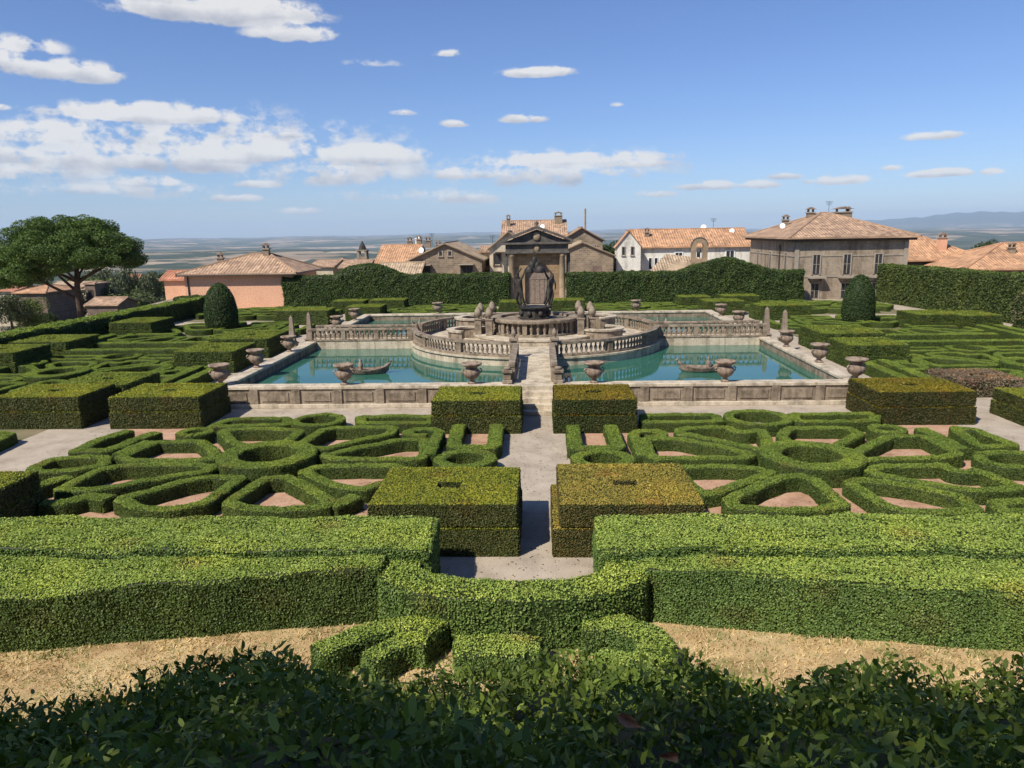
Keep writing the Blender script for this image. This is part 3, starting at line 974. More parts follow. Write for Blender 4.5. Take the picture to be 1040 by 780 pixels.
# scrolls in front of the bay
for pts, w, h, lb in (([(-3.2, 10.55), (-2.75, 11.0), (-2.2, 11.35), (-1.65, 11.42), (-1.35, 11.2)], .42, .5, 'outer curved low hedge of the left scroll below the bay'),
                      ([(-2.35, 10.4), (-2.1, 10.75), (-1.75, 11.0), (-1.5, 10.95)], .38, .46, 'inner curved low hedge of the left scroll below the bay'),
                      ([(-1.05, 10.75), (-.4, 10.8), (.3, 10.72)], .62, .46, 'straight low hedge between the two scrolls'),
                      ([(1.0, 11.45), (1.5, 11.45), (2.0, 11.15), (2.15, 10.7), (1.9, 10.2)], .55, .52, 'curved low hedge of the right scroll below the bay'),
                      ([(1.05, 10.1), (1.5, 10.55), (1.45, 10.2)], .45, .45, 'short low hedge inside the right scroll')):
    V, Q = strip_shell(pts, w, h, 0, .2)
    o = leafy('box_hedge', V, Q, .038, 1.35, FT, FS, rough=.02)
    tag(o, lb, 'hedge', 'scroll hedges at the foot of the bank')

# laurel shrubs on the bank (big pointed leaves)
LAUREL = [(.1, .155, .025), (.13, .185, .032), (.07, .11, .02), (.19, .24, .055)]


def laurel_leaves(cen, nrm, size):
    """leaf of two folded halves"""
    n = len(cen)
    nn = norm(nrm + .7 * RNG.normal(size=(n, 3)))
    t = norm(np.cross(nn, RNG.normal(size=(n, 3))) + np.array([0, 0, .55]))
    b = norm(np.cross(nn, t)); nn = np.cross(t, b)
    L = (size * (.65 + .7 * RNG.random(n)))[:, None]; W = L * .2
    m0 = cen + t * L * .48 - nn * L * .03; tip = cen + t * L - nn * L * .14
    up = nn * L * .04
    l1 = cen + t * L * .26 + b * W * .85 + up; l2 = cen + t * L * .64 + b * W * .9 + up * .3
    r1 = cen + t * L * .26 - b * W * .85 + up; r2 = cen + t * L * .64 - b * W * .9 + up * .3
    V = np.stack([cen, m0, tip, l1, l2, r1, r2], 1)
    q = np.array([[0, 3, 4, 1], [1, 4, 2, 6], [0, 1, 6, 5]])
    return V.reshape(-1, 3), (q[None] + 7 * np.arange(n)[:, None, None]).reshape(-1, 4)


def shrub_top(x, y):
    """height of the laurel mass above the bank"""
    e = 1.0 - .16 * np.exp(-((x + 4.5) / 1.6) ** 2)
    return 1.1 * e * (1.0 + .16 * np.sin(x * 1.9 + y) + .12 * np.sin(x * 4.3 - 2 * y) + .07 * np.sin(x * 8.1 + 3 * y))


def laurel_bank():
    k = 92000
    x = RNG.uniform(-7.5, 8.5, k); y = RNG.uniform(2.4, 9.3, k)
    # outline of the mass on the bank
    edge = 8.3 - .75 * sm(-1.5, -4.2, x) - 1.9 * sm(-3.2, -5.4, x) + .55 * np.exp(-((x - 1.3) / 1.0) ** 2) - .5 * sm(2.0, 3.2, x) - .35 * sm(4, 6.5, x) + .1 * np.sin(x * 5) + .08 * np.sin(x * 11 + 2)
    ok = y < edge
    x, y, edge = x[ok], y[ok], edge[ok]
    H = shrub_top(x, y) * np.sqrt(np.clip((edge - y) / .9, 0, 1)) * .95
    depth = RNG.random(len(x)) ** 2 * .5
    z = terrain_z(x, y) + np.maximum(.05, H - depth * H + .06 * RNG.normal(size=len(x)))
    cen = np.stack([x, y, z], 1)
    V, Q = laurel_leaves(cen, np.array([0, .15, .75]), .078)
    col = np.repeat(palette_pick(LAUREL, len(x)), 7, 0)
    # dark inner mass of twigs
    xs = np.arange(-7.5, 8.6, .3); ys = np.arange(2.4, 9.2, .3)
    X, Y = np.meshgrid(xs, ys)
    ed = 8.3 - .75 * sm(-1.5, -4.2, X) - 1.9 * sm(-3.2, -5.4, X) + .55 * np.exp(-((X - 1.3) / 1.0) ** 2) - .5 * sm(2.0, 3.2, X) - .35 * sm(4, 6.5, X)
    Z = terrain_z(X, Y) - .1 + shrub_top(X, Y) * np.sqrt(np.clip((ed - .15 - Y) / .9, 0, 1)) * .8
    n = len(xs)
    V2 = np.stack([X, Y, Z], -1).reshape(-1, 3)
    Q2 = np.array([(j * n + i, j * n + i + 1, (j + 1) * n + i + 1, (j + 1) * n + i) for j in range(len(ys) - 1) for i in range(n - 1)])
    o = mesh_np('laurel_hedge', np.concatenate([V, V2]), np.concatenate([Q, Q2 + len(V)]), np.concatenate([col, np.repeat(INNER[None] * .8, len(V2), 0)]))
    tag(o, 'loose dark green laurel hedge in shade on the bank below the viewpoint', 'shrub')


laurel_bank()


def sprig(px, py, Y, h, n, lb, lean=0.0, size=.1):
    p = at(px, py, Y)
    base = Vector((p[0], p[1], p[2] - h))
    t = thing('laurel_shoot', lb, 'shoot', base, 'laurel shoots above the hedge')
    pts = [(lean * (i / 5) ** 2 * h, .05 * math.sin(i), h * i / 5) for i in range(6)]
    MB().tube(pts, [.009, .008, .007, .006, .004, .002], 5).build('stem', M['bark'], t)
    u = RNG.random(n) ** .8
    a = RNG.uniform(0, 6.28, n)
    cen = np.stack([lean * u ** 2 * h, .05 * np.sin(u * 5), h * (.3 + .68 * u)], 1)
    nr = np.stack([np.cos(a), np.sin(a), 0 * a + .5], 1)
    nn = norm(nr)
    V, Q = laurel_leaves(cen, nn, size)
    mesh_np('leaves', V, Q, np.repeat(palette_pick(LAUREL + [(.1, .15, .04)], n), 7, 0), t)


for a in ((140, 677, 5.6, .8, 30, 'upright dark laurel shoot left, standing over the shaded grass', .05), (165, 688, 5.5, .7, 34, 'bushy laurel shoot just right of the upright one', .1), (185, 705, 5.4, .6, 30, 'short broad laurel shoot low on the left', .15),
          (228, 655, 6.0, .75, 22, 'slender laurel shoot tip against dry grass, leaning right', .25), (210, 665, 6.0, .65, 20, 'slender laurel shoot tip against dry grass, left of another', -.2), (250, 657, 6.2, .6, 14, 'thin laurel shoot with pale leaves above the hedge', .1),
          (36, 715, 5.2, .6, 30, 'low laurel shoot near the bottom left corner', .1), (12, 728, 5.0, .5, 26, 'low laurel shoot at the left edge', -.1), (60, 735, 5.0, .45, 26, 'low laurel shoot at bottom left, third from edge', .1),
          (803, 686, 6.2, .5, 16, 'small laurel shoot against shaded grass on the right', .1), (975, 690, 6.0, .5, 16, 'laurel shoot leaning left near the right edge', -.3), (1012, 700, 5.8, .5, 20, 'laurel shoot at the right edge above the hedge', .2), (1035, 698, 5.8, .5, 20, 'outermost laurel shoot at the right edge', .2)):
    sprig(*a)


def dead_leaf(px, py, Y, s_, lb, rot):
    p = at(px, py, Y)
    V = [(0, 0, 0), (.25 * s_, .16 * s_, .03), (.6 * s_, .2 * s_, .05), (s_, 0, .02), (.6 * s_, -.2 * s_, .06), (.25 * s_, -.16 * s_, .04), (.5 * s_, 0, -.01)]
    fs = [(0, 6, 1), (1, 6, 2), (2, 6, 3), (3, 6, 4), (4, 6, 5), (5, 6, 0)]
    o = MB().add(V, fs).build('dead_leaf', M['dead_leaf'], loc=p)
    o.rotation_euler = rot
    tag(o, lb, 'leaf', 'brown leaves caught in the laurel')


M['dead_leaf'] = mottled('dead_leaf', [(.3, .14, .07), (.42, .22, .12)], 9, .8, .2, 20, .01)
dead_leaf(627, 726, 3.75, .17, 'curled reddish-brown leaf lying on the laurel hedge', (rad(55), 0, rad(-40)))
dead_leaf(668, 768, 3.1, .11, 'reddish-brown leaf on the laurel at the bottom edge', (rad(60), rad(20), rad(30)))

# ================================================================ TALL BOUNDARY HEDGES
def wall_hedge(path, w, h, label, size=.13, mound=None, top=None, side=None, hf=None):
    P = resample(path, .8, False)
    n = len(P)
    t = np.gradient(P, axis=0); t /= np.linalg.norm(t, axis=1, keepdims=True)
    nr = np.stack([t[:, 1], -t[:, 0]], 1)
    d = np.concatenate([[0], np.cumsum(np.linalg.norm(np.diff(P, axis=0), axis=1))])
    H = np.array([hf(P[i]) if hf else h for i in range(n)])
    rows = [(.5, 0), (.5, .35), (.5, .7), (.5, .97), (.42, 1), (0, 1.01), (-.42, 1), (-.5, .97), (-.5, .5), (-.5, 0)]
    V = np.zeros((n, len(rows), 3))
    for j, (o, z) in enumerate(rows):
        V[:, j, :2] = P + nr * (o * w); V[:, j, 2] = z * H
    V += RNG.normal(size=V.shape) * .05
    V[:, 0, 2] = 0; V[:, -1, 2] = 0
    m_ = len(rows)
    Q = [(i * m_ + j, (i + 1) * m_ + j, (i + 1) * m_ + j + 1, i * m_ + j + 1) for i in range(n - 1) for j in range(m_ - 1)]
    for b0, fl in ((0, 0), ((n - 1) * m_, 1)):
        for q in ((0, 1, 8, 9), (1, 2, 7, 8), (2, 3, 6, 7), (3, 4, 5, 6)):
            q = tuple(b0 + k for k in q)
            Q.append(q if not fl else tuple(reversed(q)))
    o = leafy('tall_hedge', V.reshape(-1, 3), np.array(Q), size, 1.3, top or TALL + [(.09, .12, .035)], side or TALL, spread=.9, rough=.06)
    return tag(o, label, 'hedge', 'tall clipped boundary hedges')


wall_hedge([(-23.9, 70.6), (-2.6, 70.6)], 1.6, 3.05, 'tall dark hedge wall with a rounded mound, left of the portal', hf=lambda p: 2.95 + 1.05 * max(0, 1 - ((p[0] + 15.9) / 3.3) ** 2))
wall_hedge([(2.8, 70.6), (24.4, 70.6)], 1.6, 3.0, 'tall dark hedge wall with a pointed mound, right of the portal', hf=lambda p: 2.9 + 1.3 * max(0, 1 - abs((p[0] - 17.3) / 4.2)) ** .9)
wall_hedge([(31.9, 70.4), (32.6, 64), (33.3, 57), (34.4, 49), (35.2, 40)], 1.5, 3.3, 'tall sunlit hedge wall along the right side of the garden', top=[(.09, .13, .035), (.11, .15, .04)], side=[(.075, .11, .032), (.06, .09, .026), (.1, .135, .042), (.12, .15, .05)])
wall_hedge([(-31.2, 26), (-31.0, 45), (-30.4, 60), (-30.2, 66)], 1.5, 1.45, 'long low hedge wall along the left side of the garden', size=.09, top=BOX_TOP, side=TALL)
wall_hedge([(-33.5, 68.6), (-30.8, 68.6)], 1.2, 1.4, 'short hedge in front of the pink house corner', size=.1)
# half dead bush in the right hedge
V, Q = poly_shell([(31.2 + .9 * math.cos(a), 48.3 + .9 * math.sin(a)) for a in np.linspace(0, 6.28, 9)[:-1]], 2.7, .5, .5)
o = leafy('bare_bush', V, Q, .12, .8, DEAD + TALL, DEAD + TALL + TALL, spread=1.0, rough=.1)
tag(o, 'half-bare bush with dry twigs against the right hedge', 'bush')


def cone_tree(x, y, r, h, label):
    t = thing('topiary_cone', label, 'topiary', (x, y, 0), 'clipped topiary cones')
    prof = [(.8, .0), (.98, .12), (1, .3), (.96, .5), (.82, .7), (.6, .85), (.34, .95), (.03, 1)]
    n = 20
    V = np.array([(r * p * math.cos(2 * math.pi * i / n), r * p * math.sin(2 * math.pi * i / n), .2 + h * z) for p, z in prof for i in range(n)])
    Q = np.array([(j * n + i, j * n + (i + 1) % n, (j + 1) * n + (i + 1) % n, (j + 1) * n + i) for j in range(len(prof) - 1) for i in range(n)])
    leafy('crown', V, Q, .1, 1.4, [(.035, .07, .022), (.05, .085, .026), (.06, .095, .03)], [(.03, .06, .02), (.045, .075, .024), (.055, .085, .028)], t, rough=.03)
    MB().tube([(0, 0, 0), (0, 0, .6)], [.14, .12]).build('trunk', M['bark'], t)


cone_tree(-22.9, 53.5, 1.12, 3.35, 'dark clipped cone tree on the left before the pink house')
cone_tree(22.7, 53.6, 1.05, 3.3, 'dark clipped cone tree on the right before the palace')

# ================================================================ POOLS
PY, WZ, CZT = 42.7, .45, .9     # centre, water level, coping top
HX, HY = 13.0, 13.5
b = MB()
b.face([(-12.5, PY - 13, WZ), (12.5, PY - 13, WZ), (12.5, PY - .9, WZ), (-12.5, PY - .9, WZ)])
tag(b.build('pool_water', M['water']), kind='structure')
b = MB()
b.face([(-12.5, PY + .9, WZ), (12.5, PY + .9, WZ), (12.5, PY + 13, WZ), (-12.5, PY + 13, WZ)])
tag(b.build('pool_water', M['water']), kind='structure')


def pool_wall(label, x0, x1, y0, y1, panels=None, face=None):
    cx, cy = (x0 + x1) / 2, (y0 + y1) / 2
    t = thing('pool_wall', label, 'wall', (cx, cy, 0), 'low stone walls round the pools')
    X0, X1, Y0, Y1 = x0 - cx, x1 - cx, y0 - cy, y1 - cy
    MB().box(X0, X1, Y0, Y1, 0, .76).build('wall', M['stone'], t)
    MB().box(X0 - .05, X1 + .05, Y0 - .06, Y1 + .05, .763, CZT).build('coping', M['pale_stone'], t, bevel=.02)
    if panels:
        n = panels
        MB().box(X0 - .03, X1 + .03, Y0 - .13, Y0 - .003, 0, .17).build('plinth', M['pale_stone'], t, bevel=.015)
        w = (X1 - X0) / n
        for i in range(n + 1):
            xc = X0 + i * w
            xa, xb = max(X0, xc - .17), min(X1, xc + .17)
            MB().box(xa, xb, Y0 - .07, Y0 - .003, .173, .758).build('pilaster', M['stone'], t, bevel=.01)
        for i in range(n):
            xa, xb = X0 + i * w + .3, X0 + (i + 1) * w - .3
            MB().box(xa, xb, Y0 - .035, Y0 - .003, .27, .64).build('panel', M['stone'], t, bevel=.012)
    return t


pool_wall('panelled front wall of the pool, left of the steps', -13, -1.0, PY - HY, PY - HY + .5, 7)
pool_wall('panelled front wall of the pool, right of the steps', 1.0, 13, PY - HY, PY - HY + .5, 7)
pool_wall('back wall of the pools, left half', -13, -1.0, PY + HY - .5, PY + HY)
pool_wall('back wall of the pools, right half', 1.0, 13, PY + HY - .5, PY + HY)
for sx, n in ((-1, 'left'), (1, 'right')):
    xa, xb = sorted((sx * 12.5, sx * 13.0))
    pool_wall('pale coping wall along the %s side of the near pool' % n, xa, xb, PY - HY + .55, PY - .8)
    pool_wall('pale coping wall along the %s side of the far pool' % n, xa, xb, PY + .8, PY + HY - .55)

# ---- urns
URN = [(.0, 0), (.17, 0), (.17, .05), (.1, .09), (.085, .14), (.13, .18), (.25, .26), (.33, .38), (.345, .48), (.31, .56), (.245, .6), (.23, .66), (.27, .7), (.4, .76), (.42, .8), (.41, .84), (.36, .84), (.3, .78), (.0, .76)]
urn0 = None


def urn(x, y, label, s_=1.0, z=CZT + .003):
    global urn0
    if urn0 is None:
        t = thing('stone_urn', label, 'urn', (x, y, z), 'stone urns round the pools')
        MB().lathe(URN[:4], n=22).build('foot', M['urn_stone'], t, True)
        MB().lathe(URN[3:12], n=22).build('bowl', M['urn_stone'], t, True)
        MB().lathe(URN[11:], n=22).build('rim', M['urn_stone'], t, True)
        # handles
        for a in (0, math.pi):
            ca, sa = math.cos(a), math.sin(a)
            MB().tube([((.34 + d) * ca, (.34 + d) * sa, zz) for d, zz in ((0, .42), (.07, .46), (.08, .54), (.0, .6))], [.03] * 4, 6).build('handle', M['urn_stone'], t, True)
        urn0 = t
        o = t
    else:
        o = copy_tree(urn0)
        o.location = (x, y, z)
        tag(o, label)
    o.scale = (s_, s_, s_)
    o.rotation_euler = (0, 0, random.uniform(0, .5))
    return o


for sx, n in ((-1, 'left'), (1, 'right')):
    urn(sx * 12.75, PY - HY + .3, 'stone urn at the near %s corner of the pool' % n, 1.04)
    urn(sx * 7.63, PY - HY + .25, 'stone urn on the front wall in line with the %s boat' % n)
    urn(sx * 2.45, PY - HY + .25, 'stone urn on the front wall just %s of the bridge' % n)
    urn(sx * 12.8, 33.6, 'stone urn on the %s side wall of the pool, second from the front' % n)
    urn(sx * 12.8, 38.2, 'stone urn on the %s side wall of the pool, just before the bridge' % n, .98)
    urn(sx * 12.75, 47.4, 'stone urn on the %s side wall just behind the obelisks' % n)
    urn(sx * 12.75, 52.1, 'stone urn on the %s side wall near the far corner' % n, .98)
    urn(sx * 7.4, PY + HY - .25, 'stone urn on the back wall, %s of the fountain' % n, .98)
    urn(sx * 13.7, 45.2, 'broad stone urn beside the %s obelisks' % n, .9, .35)

# ---- balustrades
BAL = [(.07, 0), (.07, .04), (.045, .07), (.075, .2), (.085, .26), (.05, .36), (.035, .42), (.055, .46), (.07, .5)]
bal_me = MB().lathe([(r, z) for r, z in BAL], n=9).build('baluster', M['stone'], None, True)
bal_data = bal_me.data
bpy.data.objects.remove(bal_me)


def balusters(t, pts, z):
    for x, y in pts:
        o = bpy.data.objects.new('baluster', bal_data)
        C.objects.link(o)
        o.parent = t
        o.location = (float(x), float(y), z)


def straight_balustrade(label, xa, ya, xb, yb, z=CZT, piers=3, group='balustrades of the bridges', below=True):
    L = math.hypot(xb - xa, yb - ya)
    t = thing('balustrade', label, 'balustrade', ((xa + xb) / 2, (ya + yb) / 2, z), group, math.atan2(yb - ya, xb - xa))
    h = L / 2
    MB().box(-h, h, -.12, .12, 0, .09).build('plinth', M['stone'], t, bevel=.01)
    MB().box(-h - .03, h + .03, -.14, .14, .594, .72).build('rail', M['stone'], t, bevel=.015)
    px = [-h + .12 + (2 * h - .24) * i / (piers - 1) for i in range(piers)]
    for x in px: MB().box(x - .12, x + .12, -.13, .13, .093, .591).build('pier', M['stone'], t, bevel=.01)
    pts = []
    for a, b_ in zip(px[:-1], px[1:]):
        k = max(2, int((b_ - a - .24) / .24))
        pts += [(a + .12 + (b_ - a - .24) * (i + .5) / k, 0) for i in range(k)]
    balusters(t, pts, .092)
    return t


def arc_balustrade(label, r, a0, a1, z=CZT, piers=4):
    t = thing('balustrade', label, 'balustrade', (0, PY, z), 'curved balustrades of the island')
    A0, A1 = rad(a0), rad(a1)
    MB().lathe([(r - .13, 0), (r + .13, 0), (r + .13, .09), (r - .13, .09), (r - .13, 0)], n=30, a0=A0, a1=A1).build('plinth', M['stone'], t)
    MB().lathe([(r - .16, .594), (r + .16, .594), (r + .16, .72), (r - .16, .72), (r - .16, .594)], n=30, a0=A0, a1=A1).build('rail', M['stone'], t)
    pa = [A0 + .02 + (A1 - A0 - .04) * i / (piers - 1) for i in range(piers)]
    for a in pa:
        o = MB().box(-.14, .14, -.13, .13, .093, .591).build('pier', M['stone'], t, bevel=.01)
        o.location = (r * math.cos(a), r * math.sin(a), 0); o.rotation_euler = (0, 0, a + math.pi / 2)
    pts = []
    for a, b_ in zip(pa[:-1], pa[1:]):
        g = .16 / r
        k = max(2, int((b_ - a - 2 * g) * r / .25))
        for i in range(k):
            q = a + g + (b_ - a - 2 * g) * (i + .5) / k
            pts.append((r * math.cos(q), r * math.sin(q)))
    balusters(t, pts, .092)


# ---- island
RI = 6.85
isl = thing('fountain_island', 'round stone island platform carrying the fountain in mid-pool', 'platform', (0, PY, 0))
MB().lathe([(RI + .2, .2), (RI + .2, CZT - .13), (RI + .28, CZT - .1), (RI + .28, CZT - .01), (RI - 1.2, CZT - .008), (0, CZT - .006)], n=72).build('deck', M['pale_stone'], isl)
for a0, a1, lb in ((187.5, 262.5, 'curved balustrade of the island, near left, sunlit'), (277.5, 352.5, 'curved balustrade of the island, near right, dark-sided'),
                   (97.5, 172.5, 'curved balustrade of the island, far left'), (7.5, 82.5, 'curved balustrade of the island, far right')):
    arc_balustrade(lb, RI, a0, a1)


def bridge(label, x0, x1, y0, y1):
    t = thing('bridge', label, 'bridge', ((x0 + x1) / 2, (y0 + y1) / 2, 0), 'stone bridges to the island')
    hx, hy = (x1 - x0) / 2, (y1 - y0) / 2
    MB().box(-hx, hx, -hy, hy, .2, CZT - .02).build('deck', M['pale_stone'], t)
    return t


bridge('narrow stone bridge from the steps to the island', -.98, .98, PY - HY + .02, PY - RI + .15)
bridge('stone bridge behind the fountain', -.98, .98, PY + RI - .15, PY + HY - .02)
bridge('stone bridge to the left pool side, below the obelisks', -13.0, -RI + .15, PY - .89, PY + .89)
bridge('stone bridge to the right pool side, below the obelisks', RI - .15, 13.0, PY - .89, PY + .89)
for sy, n in ((-1, 'nearer'), (1, 'farther')):
    straight_balustrade('%s balustrade of the left bridge' % n, -12.9, PY + sy * .8, -6.95, PY + sy * .8, piers=4)
    straight_balustrade('%s balustrade of the right bridge' % n, 6.95, PY + sy * .8, 12.9, PY + sy * .8, piers=4)
for sx, n in ((-1, 'left'), (1, 'right')):
    straight_balustrade('%s balustrade of the front bridge' % n, sx * .86, PY - HY + .6, sx * .86, PY - RI - .35, piers=3)
    straight_balustrade('%s balustrade of the back bridge' % n, sx * .86, PY + RI + .3, sx * .86, PY + HY - .6, piers=3)

st = thing('stone_steps', 'pale stone steps up to the bridge at the end of the path', 'steps', (0, PY - HY, 0))
for i in range(5):
    MB().box(-.95, .95, -.32 * (5 - i), -.32 * (4 - i) + .02, 0 if i == 0 else .18 * i - .02, .18 * (i + 1)).build('step', M['pale_stone'], st, bevel=.015)
for sx in (-1, 1):
    MB().box(*sorted((sx * .96, sx * 1.16)), -.9, -.14, 0, .6).build('side_wall', M['stone'], st, bevel=.015)


def gate_post(x, y, z0, h, label, ball=False):
    t = thing('gate_post', label, 'post', (x, y, z0), 'stone posts of the front bridge')
    MB().box(-.2, .2, -.2, .2, 0, .14).build('base', M['stone'], t, bevel=.02)
    MB().box(-.15, .15, -.15, .15, .143, h - .2).build('shaft', M['stone'], t, bevel=.02)
    MB().box(-.22, .22, -.22, .22, h - .197, h - .08).build('cap', M['stone'], t, bevel=.02)
    if ball: MB().lathe([(.1, h - .077), (.06, h - .02), (.1, h + .05), (.13, h + .15), (.1, h + .27), (.03, h + .38), (.0, h + .42)], n=12).build('finial', M['stone'], t, True)
    else: MB().lathe([(.14, h - .077), (.16, h - .02), (.13, h + .03), (0, h + .05)], n=12).build('finial', M['stone'], t, True)


for sx, n in ((-1, 'left'), (1, 'right')):
    gate_post(sx * 1.02, PY - HY + .3, CZT + .003, .62, 'low post %s of the bridge at the top of the steps' % n)
    gate_post(sx * .98, PY - RI - .1, CZT + .001, 1.0, 'taller post %s of the island entrance, with finial' % n, True)

# ---- obelisks
for sx, n in ((-1, 'left'), (1, 'right')):
    for k, (dx, dy, pos) in enumerate(((.5, -.8, 'nearer'), (0, .85, 'farther'))):
        x, y = sx * (13.35 + dx), PY + dy
        t = thing('obelisk', '%s of two slim stone obelisks on the %s pool side' % (pos, n), 'obelisk', (x, y, 0), 'slim stone obelisks')
        MB().box(-.24, .24, -.24, .24, 0, .75).build('pedestal', M['stone'], t, bevel=.02)
        MB().box(-.28, .28, -.28, .28, .753, .85).build('cap', M['stone'], t, bevel=.02)
        w0, w1, z0, z1 = .17, .09, .853, 2.25
        vs = [(-w0, -w0, z0), (w0, -w0, z0), (w0, w0, z0), (-w0, w0, z0), (-w1, -w1, z1), (w1, -w1, z1), (w1, w1, z1), (-w1, w1, z1), (0, 0, z1 + .16)]
        MB().add(vs, [(0, 1, 5, 4), (1, 2, 6, 5), (2, 3, 7, 6), (3, 0, 4, 7), (4, 5, 8), (5, 6, 8), (6, 7, 8), (7, 4, 8), (3, 2, 1, 0)]).build('shaft', M['stone'], t)

# ---- inner basins and fountain
fb = thing('fountain_basin', 'raised round basin with balusters under the dark statues', 'fountain', (0, PY, 0))
MB().lathe([(3.5, CZT), (3.5, 1.1), (3.55, 1.13), (3.55, 1.2), (2.6, 1.203), (2.55, 1.2)], n=56).build('step', M['pale_stone'], fb)
MB().lathe([(2.05, 1.2), (2.05, 1.95), (2.0, 1.98)], n=48).build('basin_wall', M['stone'], fb)
MB().lathe([(2.45, 1.205), (2.45, 1.32), (2.1, 1.325)], n=48).build('plinth', M['stone'], fb)
MB().lathe([(2.04, 1.93), (2.5, 1.93), (2.52, 1.98), (2.52, 2.08), (2.46, 2.12), (1.95, 2.12), (1.95, 1.9)], n=56).build('rim', M['stone'], fb)
for i in range(40):
    a = 2 * math.pi * (i + .5) / 40
    if i % 4 == 0:
        o = MB().box(-.13, .13, -.08, .08, 1.328, 1.926).build('pier', M['stone'], fb, bevel=.01)
        o.location = (2.3 * math.cos(a), 2.3 * math.sin(a), 0); o.rotation_euler = (0, 0, a + math.pi / 2)
    else:
        o = bpy.data.objects.new('baluster', bal_data); C.objects.link(o); o.parent = fb
        o.location = (2.3 * math.cos(a), 2.3 * math.sin(a), 1.328); o.scale = (1.15, 1.15, 1.18)
MB().lathe([(1.96, 1.88), (0, 1.88)], n=40).build('water', M['algae'], fb)
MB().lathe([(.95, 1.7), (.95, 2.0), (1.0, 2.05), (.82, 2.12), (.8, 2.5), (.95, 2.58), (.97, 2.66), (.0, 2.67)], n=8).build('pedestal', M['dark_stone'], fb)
for k in range(8):   # carved masks round the pedestal
    a = 2 * math.pi * (k + .5) / 8
    o = MB().lathe([(0, -.16), (.1, -.12), (.15, 0), (.12, .12), (0, .17)], n=8).build('mask', M['dark_stone'], fb, True)
    o.location = (.84 * math.cos(a), .84 * math.sin(a), 2.3)


def curved_basin(label, cx, cy, r, a0, a1, z0=CZT, h=.55):
    t = thing('curved_basin', label, 'basin', (cx, cy, z0), 'small curved basins on the island')
    A0, A1 = rad(a0), rad(a1)
    MB().lathe([(r - .14, 0), (r + .14, 0), (r + .14, h), (r - .14, h), (r - .14, 0)], n=18, a0=A0, a1=A1).build('wall', M['stone'], t)
    MB().lathe([(r - .2, h + .003), (r + .22, h + .003), (r + .24, h + .1), (r - .22, h + .1), (r - .2, h + .003)], n=18, a0=A0, a1=A1).build('coping', M['pale_stone'], t)
    return t


for sx, n in ((-1, 'left'), (1, 'right')):
    a = 180 if sx < 0 else 0
    curved_basin('larger curved basin on the %s side of the fountain, nearer' % n, sx * 3.7, PY - .95, 1.05, a - 140, a + 75)
    curved_basin('curved basin on the %s side of the fountain, farther' % n, sx * 3.55, PY + 1.35, 1.0, a - 80, a + 130, CZT, .95)
    # stone blocks with pine cone finials
    for k, (dx, dy, pz, pos) in enumerate(((2.55, -1.25, 1.35, 'front inner'), (3.2, -.75, 1.3, 'front outer'), (2.55, 1.5, 1.45, 'back inner'), (3.2, 1.0, 1.4, 'back outer'))):
        t = thing('pine_cone_finial', 'stone pine cone on a pier, %s of four on the %s' % (pos, n), 'finial', (sx * dx, PY + dy, 1.2 if abs(dx) < 3 else CZT + .3), 'pine cone finials round the basin')
        MB().box(-.19, .19, -.19, .19, 0, pz * .62).build('pier', M['stone'], t, bevel=.02)
        zz = pz * .62 + .003
        MB().box(-.23, .23, -.23, .23, zz, zz + .08).build('cap', M['stone'], t, bevel=.015)
        MB().lathe([(.1, zz + .083), (.08, zz + .14), (.19, zz + .22), (.22, zz + .36), (.18, zz + .54), (.1, zz + .68), (0, zz + .76)], n=12).build('cone', M['stone'], t, True)


# ---- statues: four youths holding the hill emblem
def figure_mesh():
    J = {'pel': (0, 0, .98, .15), 'belly': (0, .02, 1.14, .135), 'chest': (0, .0, 1.36, .165), 'neck': (0, -.01, 1.54, .065), 'head': (0, -.04, 1.66, .1), 'crown': (0, -.03, 1.78, .085), 'face': (0, -.12, 1.66, .05),
         'hl': (-.12, 0, .9, .115), 'kl': (-.2, -.12, .5, .075), 'al': (-.24, .02, .09, .048), 'tl': (-.27, -.14, .04, .04),
         'hr': (.11, 0, .9, .115), 'kr': (.16, .03, .5, .075), 'ar': (.2, .12, .09, .048), 'tr': (.22, -.04, .04, .04),
         'sl': (-.2, 0, 1.44, .075), 'el': (-.33, -.1, 1.2, .05), 'wl': (-.24, -.2, .99, .036), 'nl': (-.22, -.22, .91, .035),
         'sr': (.2, .02, 1.46, .075), 'er': (.3, .2, 1.72, .05), 'wr': (.2, .42, 1.94, .036), 'nr': (.17, .5, 2.0, .038)}
    E_ = [('pel', 'belly'), ('belly', 'chest'), ('chest', 'neck'), ('neck', 'head'), ('head', 'crown'), ('head', 'face'), ('pel', 'hl'), ('hl', 'kl'), ('kl', 'al'), ('al', 'tl'), ('pel', 'hr'), ('hr', 'kr'), ('kr', 'ar'), ('ar', 'tr'),
          ('chest', 'sl'), ('sl', 'el'), ('el', 'wl'), ('wl', 'nl'), ('chest', 'sr'), ('sr', 'er'), ('er', 'wr'), ('wr', 'nr')]
    names = list(J)
    me = bpy.data.meshes.new('body')
    me.from_pydata([J[k][:3] for k in names], [(names.index(a), names.index(b_)) for a, b_ in E_], [])
    o = bpy.data.objects.new('body_tmp', me); C.objects.link(o)
    sk = o.modifiers.new('skin', 'SKIN')
    sk.use_smooth_shade = True
    for i, k in enumerate(names):
        me.skin_vertices[0].data[i].radius = (J[k][3] * 1.08, J[k][3] * 1.08)
        me.skin_vertices[0].data[i].use_root = (k == 'pel')
    ss = o.modifiers.new('sub', 'SUBSURF'); ss.levels = 1; ss.render_levels = 1
    dg = bpy.context.evaluated_depsgraph_get()
    me2 = bpy.data.meshes.new_from_object(o.evaluated_get(dg))
    bpy.data.objects.remove(o)
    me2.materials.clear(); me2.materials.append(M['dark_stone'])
    return me2


